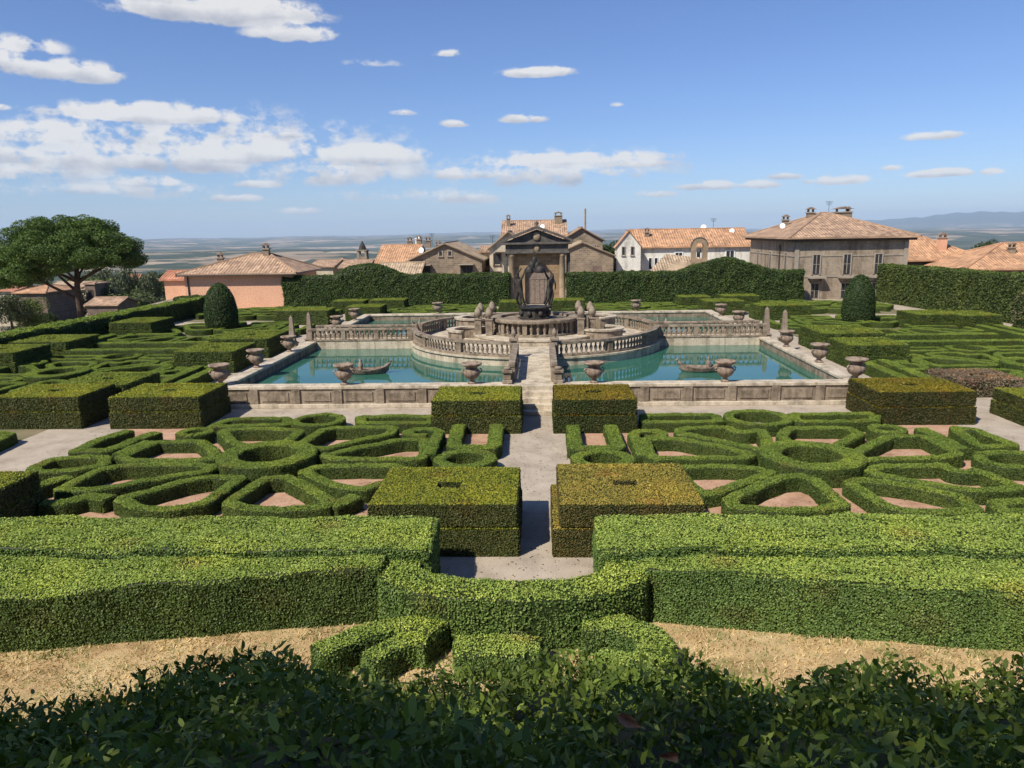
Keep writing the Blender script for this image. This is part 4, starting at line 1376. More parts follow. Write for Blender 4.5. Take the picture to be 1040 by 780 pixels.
fig = figure_mesh()
for k, (sx, sy, pos) in enumerate(((-1, -1, 'front left'), (1, -1, 'front right'), (-1, 1, 'back left'), (1, 1, 'back right'))):
    o = bpy.data.objects.new('youth_statue', fig); C.objects.link(o)
    o.location = (sx * .74, PY + sy * .46, 2.66)
    o.rotation_euler = (.16, 0, math.atan2(sy * .8, sx) + math.pi / 2)
    o.scale = (1.02, 1.02, 1.05)
    tag(o, 'dark stone youth raising one arm to the emblem, %s of four' % pos, 'statue', 'dark youths of the central fountain')
em = thing('hill_emblem', 'dark stone emblem of stacked hills and star held above the statues', 'sculpture', (0, PY, 4.72))
hills = MB()
for x, y, z, r in ((-.3, -.16, -.05, .24), (.3, -.16, -.05, .24), (-.3, .2, -.05, .24), (.3, .2, -.05, .24), (-.14, 0, .22, .2), (.14, .02, .22, .2), (0, 0, .46, .16)):
    hills.lathe([(r * .9, z - .12), (r, z), (r * .8, z + .16), (r * .4, z + .26), (0, z + .29)], cx=x, cy=y, n=10)
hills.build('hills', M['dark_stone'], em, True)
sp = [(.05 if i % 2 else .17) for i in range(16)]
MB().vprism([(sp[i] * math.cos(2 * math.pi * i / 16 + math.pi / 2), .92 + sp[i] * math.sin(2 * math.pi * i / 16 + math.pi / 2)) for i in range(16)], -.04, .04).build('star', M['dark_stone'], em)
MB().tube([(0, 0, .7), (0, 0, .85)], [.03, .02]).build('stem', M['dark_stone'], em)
# curved braces between shoulders and emblem
for sx, n in ((-1, 'left'), (1, 'right')):
    pass


# ---- stone boats
def boat(x, y, rz, label):
    t = thing('stone_boat', label, 'boat', (x, y, WZ - .12), 'stone boats in the pools', rz)
    n, mm = 13, 7
    vs, fs = [], []
    for i in range(n):
        u = -1 + 2 * i / (n - 1)
        wd = .38 * (1 - abs(u) ** 2.6) + .02
        sh = .1 * u * u * (1.5 if u > 0 else 1.8) + .34
        kz = .0 + .25 * abs(u) ** 4
        for j in range(mm):
            a = math.pi * j / (mm - 1)
            vs.append((u * .95, -wd * math.cos(a), sh - (sh - kz) * math.sin(a)))
    for i in range(n - 1):
        for j in range(mm - 1):
            fs.append((i * mm + j, (i + 1) * mm + j, (i + 1) * mm + j + 1, i * mm + j + 1))
    MB().add(vs, fs).build('hull', M['urn_stone'], t, True)
    dk_ = MB()
    for i in range(n - 1):
        a, b_ = vs[i * mm], vs[i * mm + mm - 1]; c, d = vs[(i + 1) * mm], vs[(i + 1) * mm + mm - 1]
        dk_.face([(a[0], a[1], a[2] - .05), (c[0], c[1], c[2] - .05), (d[0], d[1], d[2] - .05), (b_[0], b_[1], b_[2] - .05)])
    dk_.build('deck', M['urn_stone'], t)
    MB().tube([(.8, 0, .42), (1.0, 0, .55), (1.08, 0, .66), (1.0, 0, .72)], [.1, .07, .05, .03], 7).build('prow', M['urn_stone'], t, True)
    MB().tube([(-.78, 0, .42), (-.95, 0, .6), (-.9, 0, .74)], [.12, .08, .04], 7).build('stern', M['urn_stone'], t, True)
    MB().lathe([(.1, .33), (.08, .42), (.12, .5), (.1, .62), (.05, .68), (.065, .74), (.05, .8), (0, .83)], cx=-.35, n=9).build('figurehead', M['urn_stone'], t, True)


boat(-7.75, 34.2, rad(12), 'small stone boat floating in the near left pool')
boat(7.6, 33.95, rad(172), 'small stone boat floating in the near right pool')
boat(-7.6, 50.6, rad(-12), 'small stone boat in the far left pool, mostly hidden by balustrade')
boat(7.7, 49.5, rad(192), 'small stone boat in the far right pool, mostly hidden by balustrade')

# ================================================================ PORTAL
pt = thing('garden_portal', 'dark pedimented stone portal with columns at the end of the axis', 'portal', (0, 71.2, 0))
MB().box(-2.3, -1.15, -.2, .6, 0, 4.8).build('wall', M['gate_wall'], pt)
MB().box(1.15, 2.3, -.2, .6, 0, 4.8).build('wall', M['gate_wall'], pt)
arch = [(-1.15, 4.8), (-1.15, 2.9)] + [(1.15 * math.cos(a), 2.9 + 1.15 * math.sin(a)) for a in np.linspace(math.pi, 0, 13)[1:-1]] + [(1.15, 2.9), (1.15, 4.8)]
lf = MB()
for a, b_ in zip(arch[1:-2], arch[2:-1]):
    lf.vprism([(a[0], a[1]), (b_[0], b_[1]), (b_[0], 4.8), (a[0], 4.8)], -.2, .6)
lf.build('arch_wall', M['gate_wall'], pt)
door = MB().box(-1.15, 1.15, .3, .36, 0, 4.05).build('door', M['wood'], pt)
for i in range(5):
    MB().box(-1.1 + i * .46, -1.1 + i * .46 + .4, .26, .298, .1, 2.3).build('board', M['wood'], door)
MB().box(-1.12, 1.12, .24, .295, 2.35, 2.5).build('cross_rail', M['wood'], door)
for sx in (-1, 1):
    cxx = sx * 2.35
    MB().lathe([(.34, .45), (.36, .55), (.3, .62), (.29, 2.4), (.25, 4.45), (.31, 4.52), (.33, 4.62), (.33, 4.8)], cx=cxx, cy=-.55, n=18).build('column', M['column_stone'], pt, True)
    MB().box(cxx - .42, cxx + .42, -.97, -.12, 0, .447).build('column_base', M['column_stone'], pt, bevel=.02)
    MB().box(cxx + (.42 if sx > 0 else -.75), cxx + (.75 if sx > 0 else -.42), -.35, .55, 0, 4.8).build('pilaster', M['portal_stone'], pt)
MB().box(-3.0, 3.0, -.95, .7, 4.803, 5.0).build('architrave', M['portal_stone'], pt, bevel=.02)
MB().box(-2.9, 2.9, -.85, .65, 5.003, 5.62).build('frieze', M['portal_stone'], pt)
MB().box(-3.25, 3.25, -1.15, .8, 5.623, 5.82).build('cornice', M['portal_stone'], pt, bevel=.03)
MB().vprism([(-3.1, 5.823), (3.1, 5.823), (0, 7.0)], -.75, .6).build('tympanum', M['portal_stone'], pt)
for sx in (-1, 1):
    poly = [(sx * 3.4, 5.825), (sx * 3.3, 6.05), (0, 7.33), (0, 7.05)]
    if sx > 0: poly = poly[::-1]
    MB().vprism(poly, -1.2, .8).build('raking_cornice', M['portal_stone'], pt)
MB().lathe([(.2, 7.33), (.1, 7.4), (.2, 7.55), (.0, 7.8)], cy=-.2, n=10).build('finial', M['portal_stone'], pt, True)
MB().lathe([(0, -.4), (.28, -.3), (.36, 0), (.3, .3), (0, .42)], cy=-.8, cz=6.35, n=10, sq=.35).build('crest', M['column_stone'], pt, True)
MB().lathe([(0, -.35), (.2, -.25), (.25, 0), (.2, .25), (0, .35)], cy=-.92, cz=5.25, n=10, sq=.35).build('crest', M['column_stone'], pt, True)


# ================================================================ BUILDINGS
def roof_face(b, pts, over=0):
    """roof slope with UV in metres: u along first edge, v up the slope"""
    P = [Vector(p) for p in pts]
    e = (P[1] - P[0]).normalized()
    n = e.cross(P[-1] - P[0]).normalized()
    v = n.cross(e)
    b.face(pts, [((p - P[0]).dot(e), (p - P[0]).dot(v)) for p in P])


def gable_roof(parent, w, d, ze, zr, over, mat, axis='x', th=.16):
    """ridge along axis; local coords centred"""
    b = MB()
    hx, hy = w / 2 + over, d / 2 + over
    if axis == 'x':
        s0 = zr - (zr - ze) * hy / (d / 2)
        F_ = [(-hx, -hy, s0), (hx, -hy, s0), (hx, 0, zr), (-hx, 0, zr)]
        G_ = [(hx, hy, s0), (-hx, hy, s0), (-hx, 0, zr), (hx, 0, zr)]
        ends = [((-hx, -hy, s0), (-hx, 0, zr), (-hx, hy, s0)), ((hx, hy, s0), (hx, 0, zr), (hx, -hy, s0))]
    else:
        s0 = zr - (zr - ze) * hx / (w / 2)
        F_ = [(-hx, hy, s0), (-hx, -hy, s0), (0, -hy, zr), (0, hy, zr)]
        G_ = [(hx, -hy, s0), (hx, hy, s0), (0, hy, zr), (0, -hy, zr)]
        ends = [((hx, -hy, s0), (0, -hy, zr), (-hx, -hy, s0)), ((-hx, hy, s0), (0, hy, zr), (hx, hy, s0))]
    for f in (F_, G_):
        roof_face(b, [(x, y, z + th) for x, y, z in f])
        b.face([(x, y, z) for x, y, z in reversed(f)])
    for a, r, c in ends:
        for p, q in ((a, r), (r, c)):
            b.face([(p[0], p[1], p[2]), (p[0], p[1], p[2] + th), (q[0], q[1], q[2] + th), (q[0], q[1], q[2])][::-1])
    for f in (F_, G_):
        p, q = f[0], f[1]
        b.face([p, q, (q[0], q[1], q[2] + th), (p[0], p[1], p[2] + th)])
    r = b.build('roof', mat, parent)
    # round ridge tiles
    pr = [(-hx, 0, zr + th), (hx, 0, zr + th)] if axis == 'x' else [(0, -hy, zr + th), (0, hy, zr + th)]
    MB().tube(pr, [.1, .1], 6).build('ridge_tiles', mat, r)
    return r


def hip_roof(parent, w, d, ze, zr, over, mat, ridge=None, th=.16, cx=0):
    hx, hy = w / 2 + over, d / 2 + over
    rl = max(.05, (w - d) / 2) if ridge is None else ridge
    A, B_, C_, D_ = (-hx, -hy, ze), (hx, -hy, ze), (hx, hy, ze), (-hx, hy, ze)
    r0, r1 = (cx - rl, 0, zr), (cx + rl, 0, zr)
    b = MB()
    T = lambda p: (p[0], p[1], p[2] + th)
    for f in ((A, B_, r1, r0), (B_, C_, r1), (C_, D_, r0, r1), (D_, A, r0)):
        roof_face(b, [T(p) for p in f])
    for p, q in ((A, B_), (B_, C_), (C_, D_), (D_, A)):
        b.face([p, q, T(q), T(p)])
    b.face([D_, C_, B_, A])
    r = b.build('roof', mat, parent)
    for p, q in ((A, r0), (B_, r1), (C_, r1), (D_, r0), (r0, r1)):
        MB().tube([T(p), T(q)], [.1, .1], 6).build('ridge_tiles', mat, r)
    return r


def win(parent, x, z, w, h, y=0, frame='trim', pane='glass', arch_=False, bars=True, fw=.13, rot=None, sill=True, barm='white'):
    """window on a front wall at local y: surround, pane, glazing bars, sill"""
    b = MB()
    b.box(x - w / 2 - fw, x - w / 2, y - .07, y - .002, z - fw, z + h + fw)
    b.box(x + w / 2, x + w / 2 + fw, y - .07, y - .002, z - fw, z + h + fw)
    b.box(x - w / 2, x + w / 2, y - .07, y - .002, z + h, z + h + fw)
    o = b.build('window', M[frame], parent)
    MB().box(x - w / 2, x + w / 2, y - .02, y - .003, z, z + h).build('pane', M[pane], o)
    if bars:
        bb = MB().box(x - .03, x + .03, y - .045, y - .021, z, z + h)
        k = max(1, int(h / .6))
        for i in range(1, k): bb.box(x - w / 2, x + w / 2, y - .04, y - .022, z + h * i / k - .02, z + h * i / k + .02)
        bb.build('glazing_bars', M[barm if frame != 'dark_wood' else 'dark_wood'], o)
    if sill: MB().box(x - w / 2 - fw - .05, x + w / 2 + fw + .05, y - .14, y - .004, z - fw - .003 - .08, z - fw - .003).build('sill', M[frame], o)
    return o


def side_win(parent, y, z, w, h, x, frame='trim', pane='glass', sg=-1, fw=.1):
    b = MB()
    xa, xb = sorted((x + sg * .06, x + sg * .002))
    b.box(xa, xb, y - w / 2 - fw, y - w / 2, z - fw, z + h + fw); b.box(xa, xb, y + w / 2, y + w / 2 + fw, z - fw, z + h + fw)
    b.box(xa, xb, y - w / 2, y + w / 2, z + h, z + h + fw); b.box(xa, xb, y - w / 2, y + w / 2, z - fw, z)
    o = b.build('window', M[frame], parent)
    xa, xb = sorted((x + sg * .02, x + sg * .003))
    MB().box(xa, xb, y - w / 2, y + w / 2, z, z + h).build('pane', M[pane], o)


def chimney(parent, x, y, z0, h, w=.35, mat='rubble', pots=True):
    c = MB().box(x - w, x + w, y - w * .8, y + w * .8, z0, z0 + h).build('chimney', M[mat], parent)
    if pots:
        MB().box(x - w - .1, x + w + .1, y - w * .8 - .1, y + w * .8 + .1, z0 + h + .003, z0 + h + .1).build('slab', M['tile_pale' if False else 'trim'], c)
        for sx in (-1, 1): MB().box(x + sx * w * .7 - .07, x + sx * w * .7 + .07, y - .15, y + .15, z0 + h + .103, z0 + h + .38).build('vent_pier', M[mat], c)
        g = MB()
        g.vprism([(x - w - .15, z0 + h + .383), (x + w + .15, z0 + h + .383), (x, z0 + h + .62)], y - w, y + w)
        g.build('cap', M['urn_stone'], c)
    return c


def antenna(parent, x, y, z, h):
    b = MB().tube([(x, y, z), (x, y, z + h)], [.025, .02], 5)
    for k in range(4): b.tube([(x - .4 + .05 * k, y, z + h - .12 * k), (x + .4 - .05 * k, y, z + h - .12 * k)], [.015, .015], 4)
    b.build('antenna', M['metal'], parent)


def dish(parent, x, y, z, r=.4):
    r *= .72
    b = MB().lathe([(0, .0), (r * .5, .04), (r * .85, .12), (r, .2), (r * .95, .21), (r * .5, .07), (0, .03)], n=14)
    o = b.build('satellite_dish', M['white'], parent, True, (x, y, z))
    o.rotation_euler = (rad(75), 0, rad(-20))


def house(name, label, x0, x1, y0, y1, z0, z1, wall, group=None, cat='house', gable=None):
    cx, cy = (x0 + x1) / 2, (y0 + y1) / 2
    t = thing(name, label, cat, (cx, cy, 0), group)
    w, d = x1 - x0, y1 - y0
    b = MB().box(-w / 2, w / 2, -d / 2, d / 2, z0, z1)
    if gable:
        ax, zr = gable
        if ax == 'y':
            b.vprism([(-w / 2, z1), (w / 2, z1), (0, zr)], -d / 2, d / 2)
        else:
            vs = [(-w / 2, -d / 2, z1), (-w / 2, d / 2, z1), (-w / 2, 0, zr), (w / 2, -d / 2, z1), (w / 2, d / 2, z1), (w / 2, 0, zr)]
            b.add(vs, [(0, 2, 1), (3, 4, 5), (0, 3, 5, 2), (1, 2, 5, 4), (0, 1, 4, 3)])
    b.build('wall', M[wall], t)
    return t, w, d


# -- pink house on the left
t, w, d = house('pink_house', 'pink plastered house with brown hipped tile roof, left', -33.3, -22.9, 70, 77.5, -.6, 3.25, 'pink_wall')
hip_roof(t, w, d, 3.25, 4.95, .55, M['tile_old'], ridge=.9, cx=.9)
MB().tube([(-w / 2 + .35, -d / 2 - .08, -.5), (-w / 2 + .35, -d / 2 - .08, 3.2)], [.06, .06], 7).build('downpipe', M['metal'], t)
b = MB().lathe([(.24, -.03), (.34, -.03), (.34, .03), (.24, .03), (.24, -.03)], n=18); o = b.build('round_window', M['dark_wood'], t); o.rotation_euler = (rad(90), 0, 0); o.location = (-w / 2 + 1.05, -d / 2 - .035, 1.15)
p_ = MB().lathe([(0, -.01), (.24, -.01), (.24, .01), (0, .01)], n=18).build('pane', M['glass'], o)
MB().box(-w / 2 - .55, w / 2 + .55, -d / 2 - .68, -d / 2 - .58, 3.2, 3.3).build('gutter', M['metal'], t)
chimney(t, -2.9, -.6, 4.0, .7, .26); chimney(t, 1.6, -.3, 4.8, .7, .3)
t, w, d = house('annex', 'small annex with red tile roof left of the pink house', -37.3, -34.4, 74, 77, -2, 2.75, 'pink_wall', cat='house')
gable_roof(t, w, d, 2.7, 3.3, .35, M['tile_red'])
# wall with rubble coping left of it
t = thing('garden_wall', 'pale rubble wall with tile coping beyond the left hedge', 'wall', (-38, 73, 0))
a_, b_ = at(130, 316, 74), at(186, 302, 74)
MB().vprism([(a_[0] + 38, -4), (b_[0] + 38, -4), (b_[0] + 38, b_[2] - .1), (a_[0] + 38, a_[2] - .1)], .6, 1.0).build('wall', M['rubble'], t)
MB().vprism([(a_[0] + 38, a_[2] - .097), (b_[0] + 38, b_[2] - .097), (b_[0] + 38, b_[2] + .12), (a_[0] + 38, a_[2] + .12)], .45, 1.15).build('coping', M['trim'], t)

# -- houses beyond the pine
def px_house(name, label, pxa, pxb, py_eave, py_base, py_ridge, Y, depth, wall, roof, rtype='x', group=None, over=.4, cat='house', dz=0):
    a, b2 = at(pxa, py_eave, Y), at(pxb, py_eave, Y)
    ze = (a[2] + b2[2]) / 2
    zb = at((pxa + pxb) / 2, py_base, Y)[2] - 2 + dz
    zr = at((pxa + pxb) / 2, py_ridge, Y + depth / 2)[2]
    g = ('y', zr - .06) if rtype == 'y' else ('x', zr - .06) if rtype == 'x' else None
    t, w, d = house(name, label, a[0], b2[0], Y, Y + depth, zb, ze, wall, group, cat, g)
    if rtype == 'hip': hip_roof(t, w, d, ze, zr, over, M[roof])
    elif rtype in 'xy': gable_roof(t, w, d, ze, zr, over, M[roof], rtype)
    t['dims'] = (w, d, ze, zr, zb)
    return t, w, d, ze, zr


t, w, d, ze, zr = px_house('country_house', 'ochre house with tile roof under the pine, leftmost', 16, 46, 298, 325, 290, 112, 9, 'shed_wall', 'tile_orange', 'hip', 'houses below the pine')
t, w, d, ze, zr = px_house('country_house', 'pinkish farmhouse behind the pine trunk', 46, 90, 294, 325, 287, 125, 8, 'cream_wall', 'tile_pale', 'x', 'houses below the pine')
for x in (-4, -1, 2): win(t, x, ze - 1.9, .8, 1.2, -d / 2, 'dark_wood')
t, w, d, ze, zr = px_house('brick_tower', 'narrow brick tower house just right of the pine trunk', 86, 96, 289, 325, 287, 122, 4, 'shed_wall', 'tile_old', 'hip', 'houses below the pine', .2)
win(t, 0, ze - 2.2, .6, 1.2, -d / 2, 'dark_wood')
t, w, d, ze, zr = px_house('shed', 'low tiled shed with open gable right of the pine trunk', 88, 119, 310, 326, 303, 100, 5, 'shed_wall', 'tile_old', 'x', 'houses below the pine', .3, 'shed')
t, w, d, ze, zr = px_house('country_house', 'small red-roofed house among olive trees in the distance', 129, 139, 285, 296, 279, 190, 4, 'cream_wall', 'tile_red', 'x', 'houses below the pine')
t, w, d, ze, zr = px_house('country_house', 'white wall house at the left edge behind bushes', -6, 14, 296, 320, 291, 130, 9, 'cream_wall', 'tile_red', 'x', 'houses below the pine')

# -- distant town roofs left of the mound
for a in (('far_house', 'cream house roof just right of the pink house', 316, 338, 271, 290, 265, 118, 9, 'cream_wall', 'tile_old', 'x'), ('far_house', 'white house beside the small bell tower', 334, 349, 268, 290, 263, 130, 8, 'white_wall', 'tile_pale', 'hip'),
          ('far_house', 'brown roof below the small bell tower', 346, 372, 272, 290, 265, 116, 8, 'grey_wall', 'tile_old', 'x'), ('far_house', 'low orange roof right behind the left mound', 376, 404, 280, 295, 272, 105, 7, 'cream_wall', 'tile_pale', 'x')):
    px_house(*a, group='distant town roofs')
bt = at(369, 268, 135)
t = thing('bell_tower', 'small dark bell tower rising above distant roofs', 'tower', (bt[0], 135, 0))
z_ = bt[2]
MB().box(-.9, .9, -.9, .9, z_ - 8, z_ + 1.3).build('shaft', M['grey_wall'], t)
for sx in (-1, 1):
    for sy in (-1, 1): MB().box(*sorted((sx * .5, sx * .85)), *sorted((sy * .5, sy * .85)), z_ + 1.303, z_ + 2.3).build('pier', M['grey_wall'], t)
MB().box(-.95, .95, -.95, .95, z_ + 2.303, z_ + 2.5).build('cornice', M['grey_wall'], t)
MB().lathe([(.75, z_ + 2.503), (.5, z_ + 3.2), (.12, z_ + 3.9), (0, z_ + 4.2)], n=8).build('spire', M['dark_stone'], t)

# -- orange-roofed house with chimneys and dish
t, w, d, ze, zr = px_house('town_house', 'orange-tiled house with many chimneys and a dish, left of centre', 382, 420, 270, 282, 250, 96, 12, 'cream_wall', 'tile_orange', 'x', 'town houses behind the hedge')
for k, x in enumerate((1.0, 2.2, 3.4)): chimney(t, x, .2 + .3 * k, zr - .3, .9 + .2 * (k == 1), .32)
dish(t, 3.0, -2.5, zr - .6, .55)
MB().lathe([(.5, 0), (.5, .9), (.55, .95), (0, 1.2)], cx=1.9, cy=2, cz=zr, n=12).build('water_tank', M['white'], t, True)
antenna(t, 3.9, 1, zr, 1.6)
t, w, d, ze, zr = px_house('stone_house', 'rough stone gabled house facing the garden, two small attic windows', 416, 489, 264, 282, 247, 90, 14, 'rubble', 'tile_pale', 'y', 'town houses behind the hedge')
win(t, -.55, ze + .55, .35, .45, -d / 2, 'trim', bars=False); win(t, .55, ze + .55, .35, .45, -d / 2, 'trim', bars=False)
for x in (-2.6, 2.5):
    win(t, x, ze - 1.75, 1.3, 1.0, -d / 2, 'dark_wood')
    o = MB().box(x - .9, x + .9, -d / 2 - .9, -d / 2 - .003, ze - .6, ze - .5).build('canopy', M['trim'], t)
antenna(t, -3.0, -3, ze + .5, 1.8)
chimney(t, -2, 2, ze + .6, 1.0, .3)
t, w, d, ze, zr = px_house('lean_to', 'pale tiled lean-to roof below the stone gable', 384, 424, 281, 286, 268, 86, 7, 'rubble', 'tile_pale', 'x', 'town houses behind the hedge')
# -- cream houses left of portal
t, w, d, ze, zr = px_house('town_house', 'narrow cream house with balcony left of the portal', 489, 503, 256, 282, 251, 97, 8, 'cream_wall', 'tile_old', 'x', 'town houses behind the hedge')
win(t, -.2, ze - 1.8, .6, 1.1, -d / 2, 'dark_wood'); win(t, -.2, ze - 3.8, .6, 1.1, -d / 2, 'dark_wood')
MB().box(-.9, .9, -d / 2 - .7, -d / 2 - .003, ze - 2.25, ze - 2.13).build('balcony', M['trim'], t)
antenna(t, .3, 0, zr, 1.5)
t, w, d, ze, zr = px_house('town_house', 'peach house with sloping tile roof directly left of the portal', 497, 536, 252, 282, 236, 92, 10, 'cream_wall', 'tile_pale', 'y', 'town houses behind the hedge')
win(t, -1.4, ze - 1.9, .7, 1.2, -d / 2, 'dark_wood'); win(t, .9, ze - 1.9, .7, 1.2, -d / 2, 'dark_wood'); win(t, -1.4, ze - 4.1, .7, 1.2, -d / 2, 'dark_wood')
b = MB().box(-1.6, 1.6, -d / 2 - 1.1, -d / 2 - .003, ze - .55, ze - .43); b.build('terrace_roof', M['dark_wood'], t)
# -- big stone house behind the portal
t, w, d, ze, zr = px_house('stone_house', 'big old stone house with tiled ridge directly behind the portal', 511, 574, 241, 282, 225, 104, 12, 'rubble', 'tile_old', 'x', 'town houses behind the hedge')
chimney(t, w / 2 - .8, -1, zr - .6, 1.3, .55); chimney(t, -w / 2 + .6, -2, zr - 1.2, 1.6, .25)
dish(t, 1.2, -4.5, zr - .8, .5)
t, w, d, ze, zr = px_house('stone_house', 'brown stone block with dark eave and tall flue right of the portal', 570, 612, 244, 282, 232, 100, 10, 'rubble', 'tile_old', 'y', 'town houses behind the hedge')
MB().tube([(.6, -2, ze), (.6, -2, ze + 4.1)], [.12, .12], 8).build('flue', M['column_stone'], t)
win(t, w / 2 - 1.1, ze - 1.6, .5, .9, -d / 2, 'trim')
t, w, d, ze, zr = px_house('stone_house', 'lower stone house with sloping roof and bricked-up door right of portal', 560, 623, 260, 284, 246, 88, 9, 'rubble', 'tile_pale', 'y', 'town houses behind the hedge', .3)
MB().box(1.2, 2.2, -d / 2 - .05, -d / 2 - .002, -1, ze - 1.2).build('bricked_door', M['shed_wall'], t)

# -- white house
x0, x1 = 11.9, 25.4
t, w, d = house('white_house', 'white house with orange tile roof and shuttered windows', x0, x1, 92, 101, 0, 4.75, 'white_wall', 'town houses behind the hedge', gable=('x', 6.5))
gable_roof(t, w, d, 4.75, 6.62, .4, M['tile_orange'])
for x in (-5.1, -4.4, -3.7): win(t, x, 2.1, .35, 1.3, -d / 2, 'white', bars=False, fw=.08, sill=False)
win(t, .4, 3.2, .9, .9, -d / 2, 'white'); win(t, 4.4, 3.2, .9, .9, -d / 2, 'white'); win(t, -1.7, 3.1, .8, .9, -d / 2, 'white')
for y in (-1.2, .8): side_win(t, y, 4.2, .5, .9, -w / 2, 'trim'); side_win(t, y, 2.0, .5, 1.0, -w / 2, 'trim')
MB().box(-w / 2 - .01, -w / 2 + .2, -d / 2 - .14, -d / 2 - .004, 0, 4.7).build('quoin', M['white'], t)
dish(t, 2.2, .4, 6.9, .5); dish(t, 5.4, -1, 6.4, .45); antenna(t, 3.3, 0, 6.7, 1.3); chimney(t, -5.2, -2, 5.7, .7, .25)
# white gable wing on its left
a, b2 = at(626, 262, 90), at(648, 262, 90)
t, w, d = house('white_gable_house', 'white gable end with four narrow windows, left end of the white house', a[0], b2[0] + .3, 90, 91.9, 0, 4.9, 'white_wall', 'town houses behind the hedge', gable=('y', 6.6))
for x in (-.6, .45):
    for z in (1.2, 3.9): win(t, x, z, .3, .9, -d / 2, 'trim', bars=False, fw=.07)
gable_roof(t, w, d, 4.9, 6.62, .18, M['tile_orange'], 'y', .1)
# bell gable with bell
bg_ = at(710, 262, 80)
t = thing('bell_gable', 'small arched stone bell gable with a bell before the white house', 'belfry', (bg_[0], 80, 0))
z_ = bg_[2]
for sx in (-1, 1): MB().box(*sorted((sx * .38, sx * .8)), -.3, .3, 0, z_ + 1.2).build('pier', M['column_stone'], t)
MB().box(-.38, .38, -.28, .28, 0, z_ - .1).build('wall', M['column_stone'], t)
ac = MB()
aa = np.linspace(math.pi, 0, 9)
for p, q in zip(aa[:-1], aa[1:]):
    ac.vprism([(.38 * math.cos(p), z_ + 1.2 + .38 * math.sin(p)), (.38 * math.cos(q), z_ + 1.2 + .38 * math.sin(q)), (.8 * math.cos(q), z_ + 1.2 + .8 * math.sin(q)), (.8 * math.cos(p), z_ + 1.2 + .8 * math.sin(p))], -.3, .3)
ac.build('arch', M['column_stone'], t)
MB().tube([(.86 * math.cos(p), -.02, z_ + 1.22 + .86 * math.sin(p)) for p in aa], [.1] * 9, 6).build('hood', M['portal_stone'], t)
MB().lathe([(.0, .55), (.1, .5), (.15, .3), (.24, .08), (.26, 0), (.0, .02)], cz=z_ + .55, n=12).build('bell', M['metal'], t, True)
t = thing('chapel', 'low chapel with pale sloping tile roof before the white house', 'chapel', (0, 0, 0))
b = MB()
p0, p1, p2, p3 = at(652, 283, 78), at(716, 281, 78), at(716, 262, 84), at(676, 258, 84)
roof_face(b, [tuple(p0), tuple(p1), tuple(p2), tuple(p3)])
b.face([tuple(p - np.array([0, 0, .2])) for p in (p3, p2, p1, p0)])
b.build('roof', M['tile_pale'], t)
MB().box(p0[0] + .3, p1[0] - .2, 78.4, 78.7, 0, p0[2] - .05).build('wall', M['rubble'], t)

# -- palace
X0, X1 = 24.35, 34.9
t, w, d = house('stone_palace', 'two-storey grey-brown stone palace with hipped tile roof, right', X0, X1, 72.8, 88, 0, 5.7, 'grey_wall', cat='palace')
hip_roof(t, w, d, 5.7, 8.05, .75, M['tile_old'], ridge=.3)
MB().box(-w / 2 - .5, w / 2 + .5, -d / 2 - .5, d / 2 + .5, 5.47, 5.695).build('cornice', M['dark_wood'], t)
MB().box(-w / 2 - .06, w / 2 + .06, -d / 2 - .06, -d / 2 - .002, 2.1, 2.3).build('string_course', M['trim'], t)
MB().box(-w / 2 - .05, w / 2 + .05, -d / 2 - .05, -d / 2 - .002, 4.05, 4.17).build('string_course', M['trim'], t)
MB().box(-w / 2 - .06, -w / 2 - .002, -d / 2, d / 2, 4.05, 4.17).build('string_course', M['trim'], t)
for x in (-w / 2 + .22, w / 2 - .22): MB().box(x - .2, x + .2, -d / 2 - .08, -d / 2 - .061, 0, 5.4).build('quoin', M['trim'], t)
for x in (-3.2, -.35, 2.55):
    win(t, x, 2.45, .62, 1.75, -d / 2 - .06, 'trim', 'glass', fw=.12, sill=False, barm='trim')
    bl = MB().box(x - .75, x + .75, -d / 2 - .85, -d / 2 - .062, 2.02, 2.18).build('balcony', M['trim'], t)
    for sx in (-1, 1):
        MB().vprism([(x + sx * .5 - .06, 2.017), (x + sx * .5 + .06, 2.017), (x + sx * .5 + .06, 1.75), (x + sx * .5 - .06, 1.75)][::-1], -d / 2 - .6, -d / 2 - .005).build('bracket', M['trim'], bl)
    win(t, x, .15, .7, 1.35, -d / 2, 'trim', 'glass', fw=.12, sill=False, barm='trim')
for y in (-5.2, -.2, 4.3): side_win(t, y, 2.6, .6, 1.7, -w / 2, 'trim')
MB().tube([(-w / 2 - .1, -d / 2 + 4.2, 0), (-w / 2 - .1, -d / 2 + 4.2, 5.1)], [.06, .06], 7).build('downpipe', M['metal'], t)
chimney(t, -3.4, 1.5, 6.7, .8, .3); chimney(t, -1.2, .5, 7.4, .8, .35); chimney(t, 2.3, 1.2, 7.2, 1.0, .8); chimney(t, 4.2, 4.5, 6.3, 2.0, .2)
dish(t, -3.9, .8, 6.9, .4); antenna(t, 1.2, 2, 7.8, 1.6)

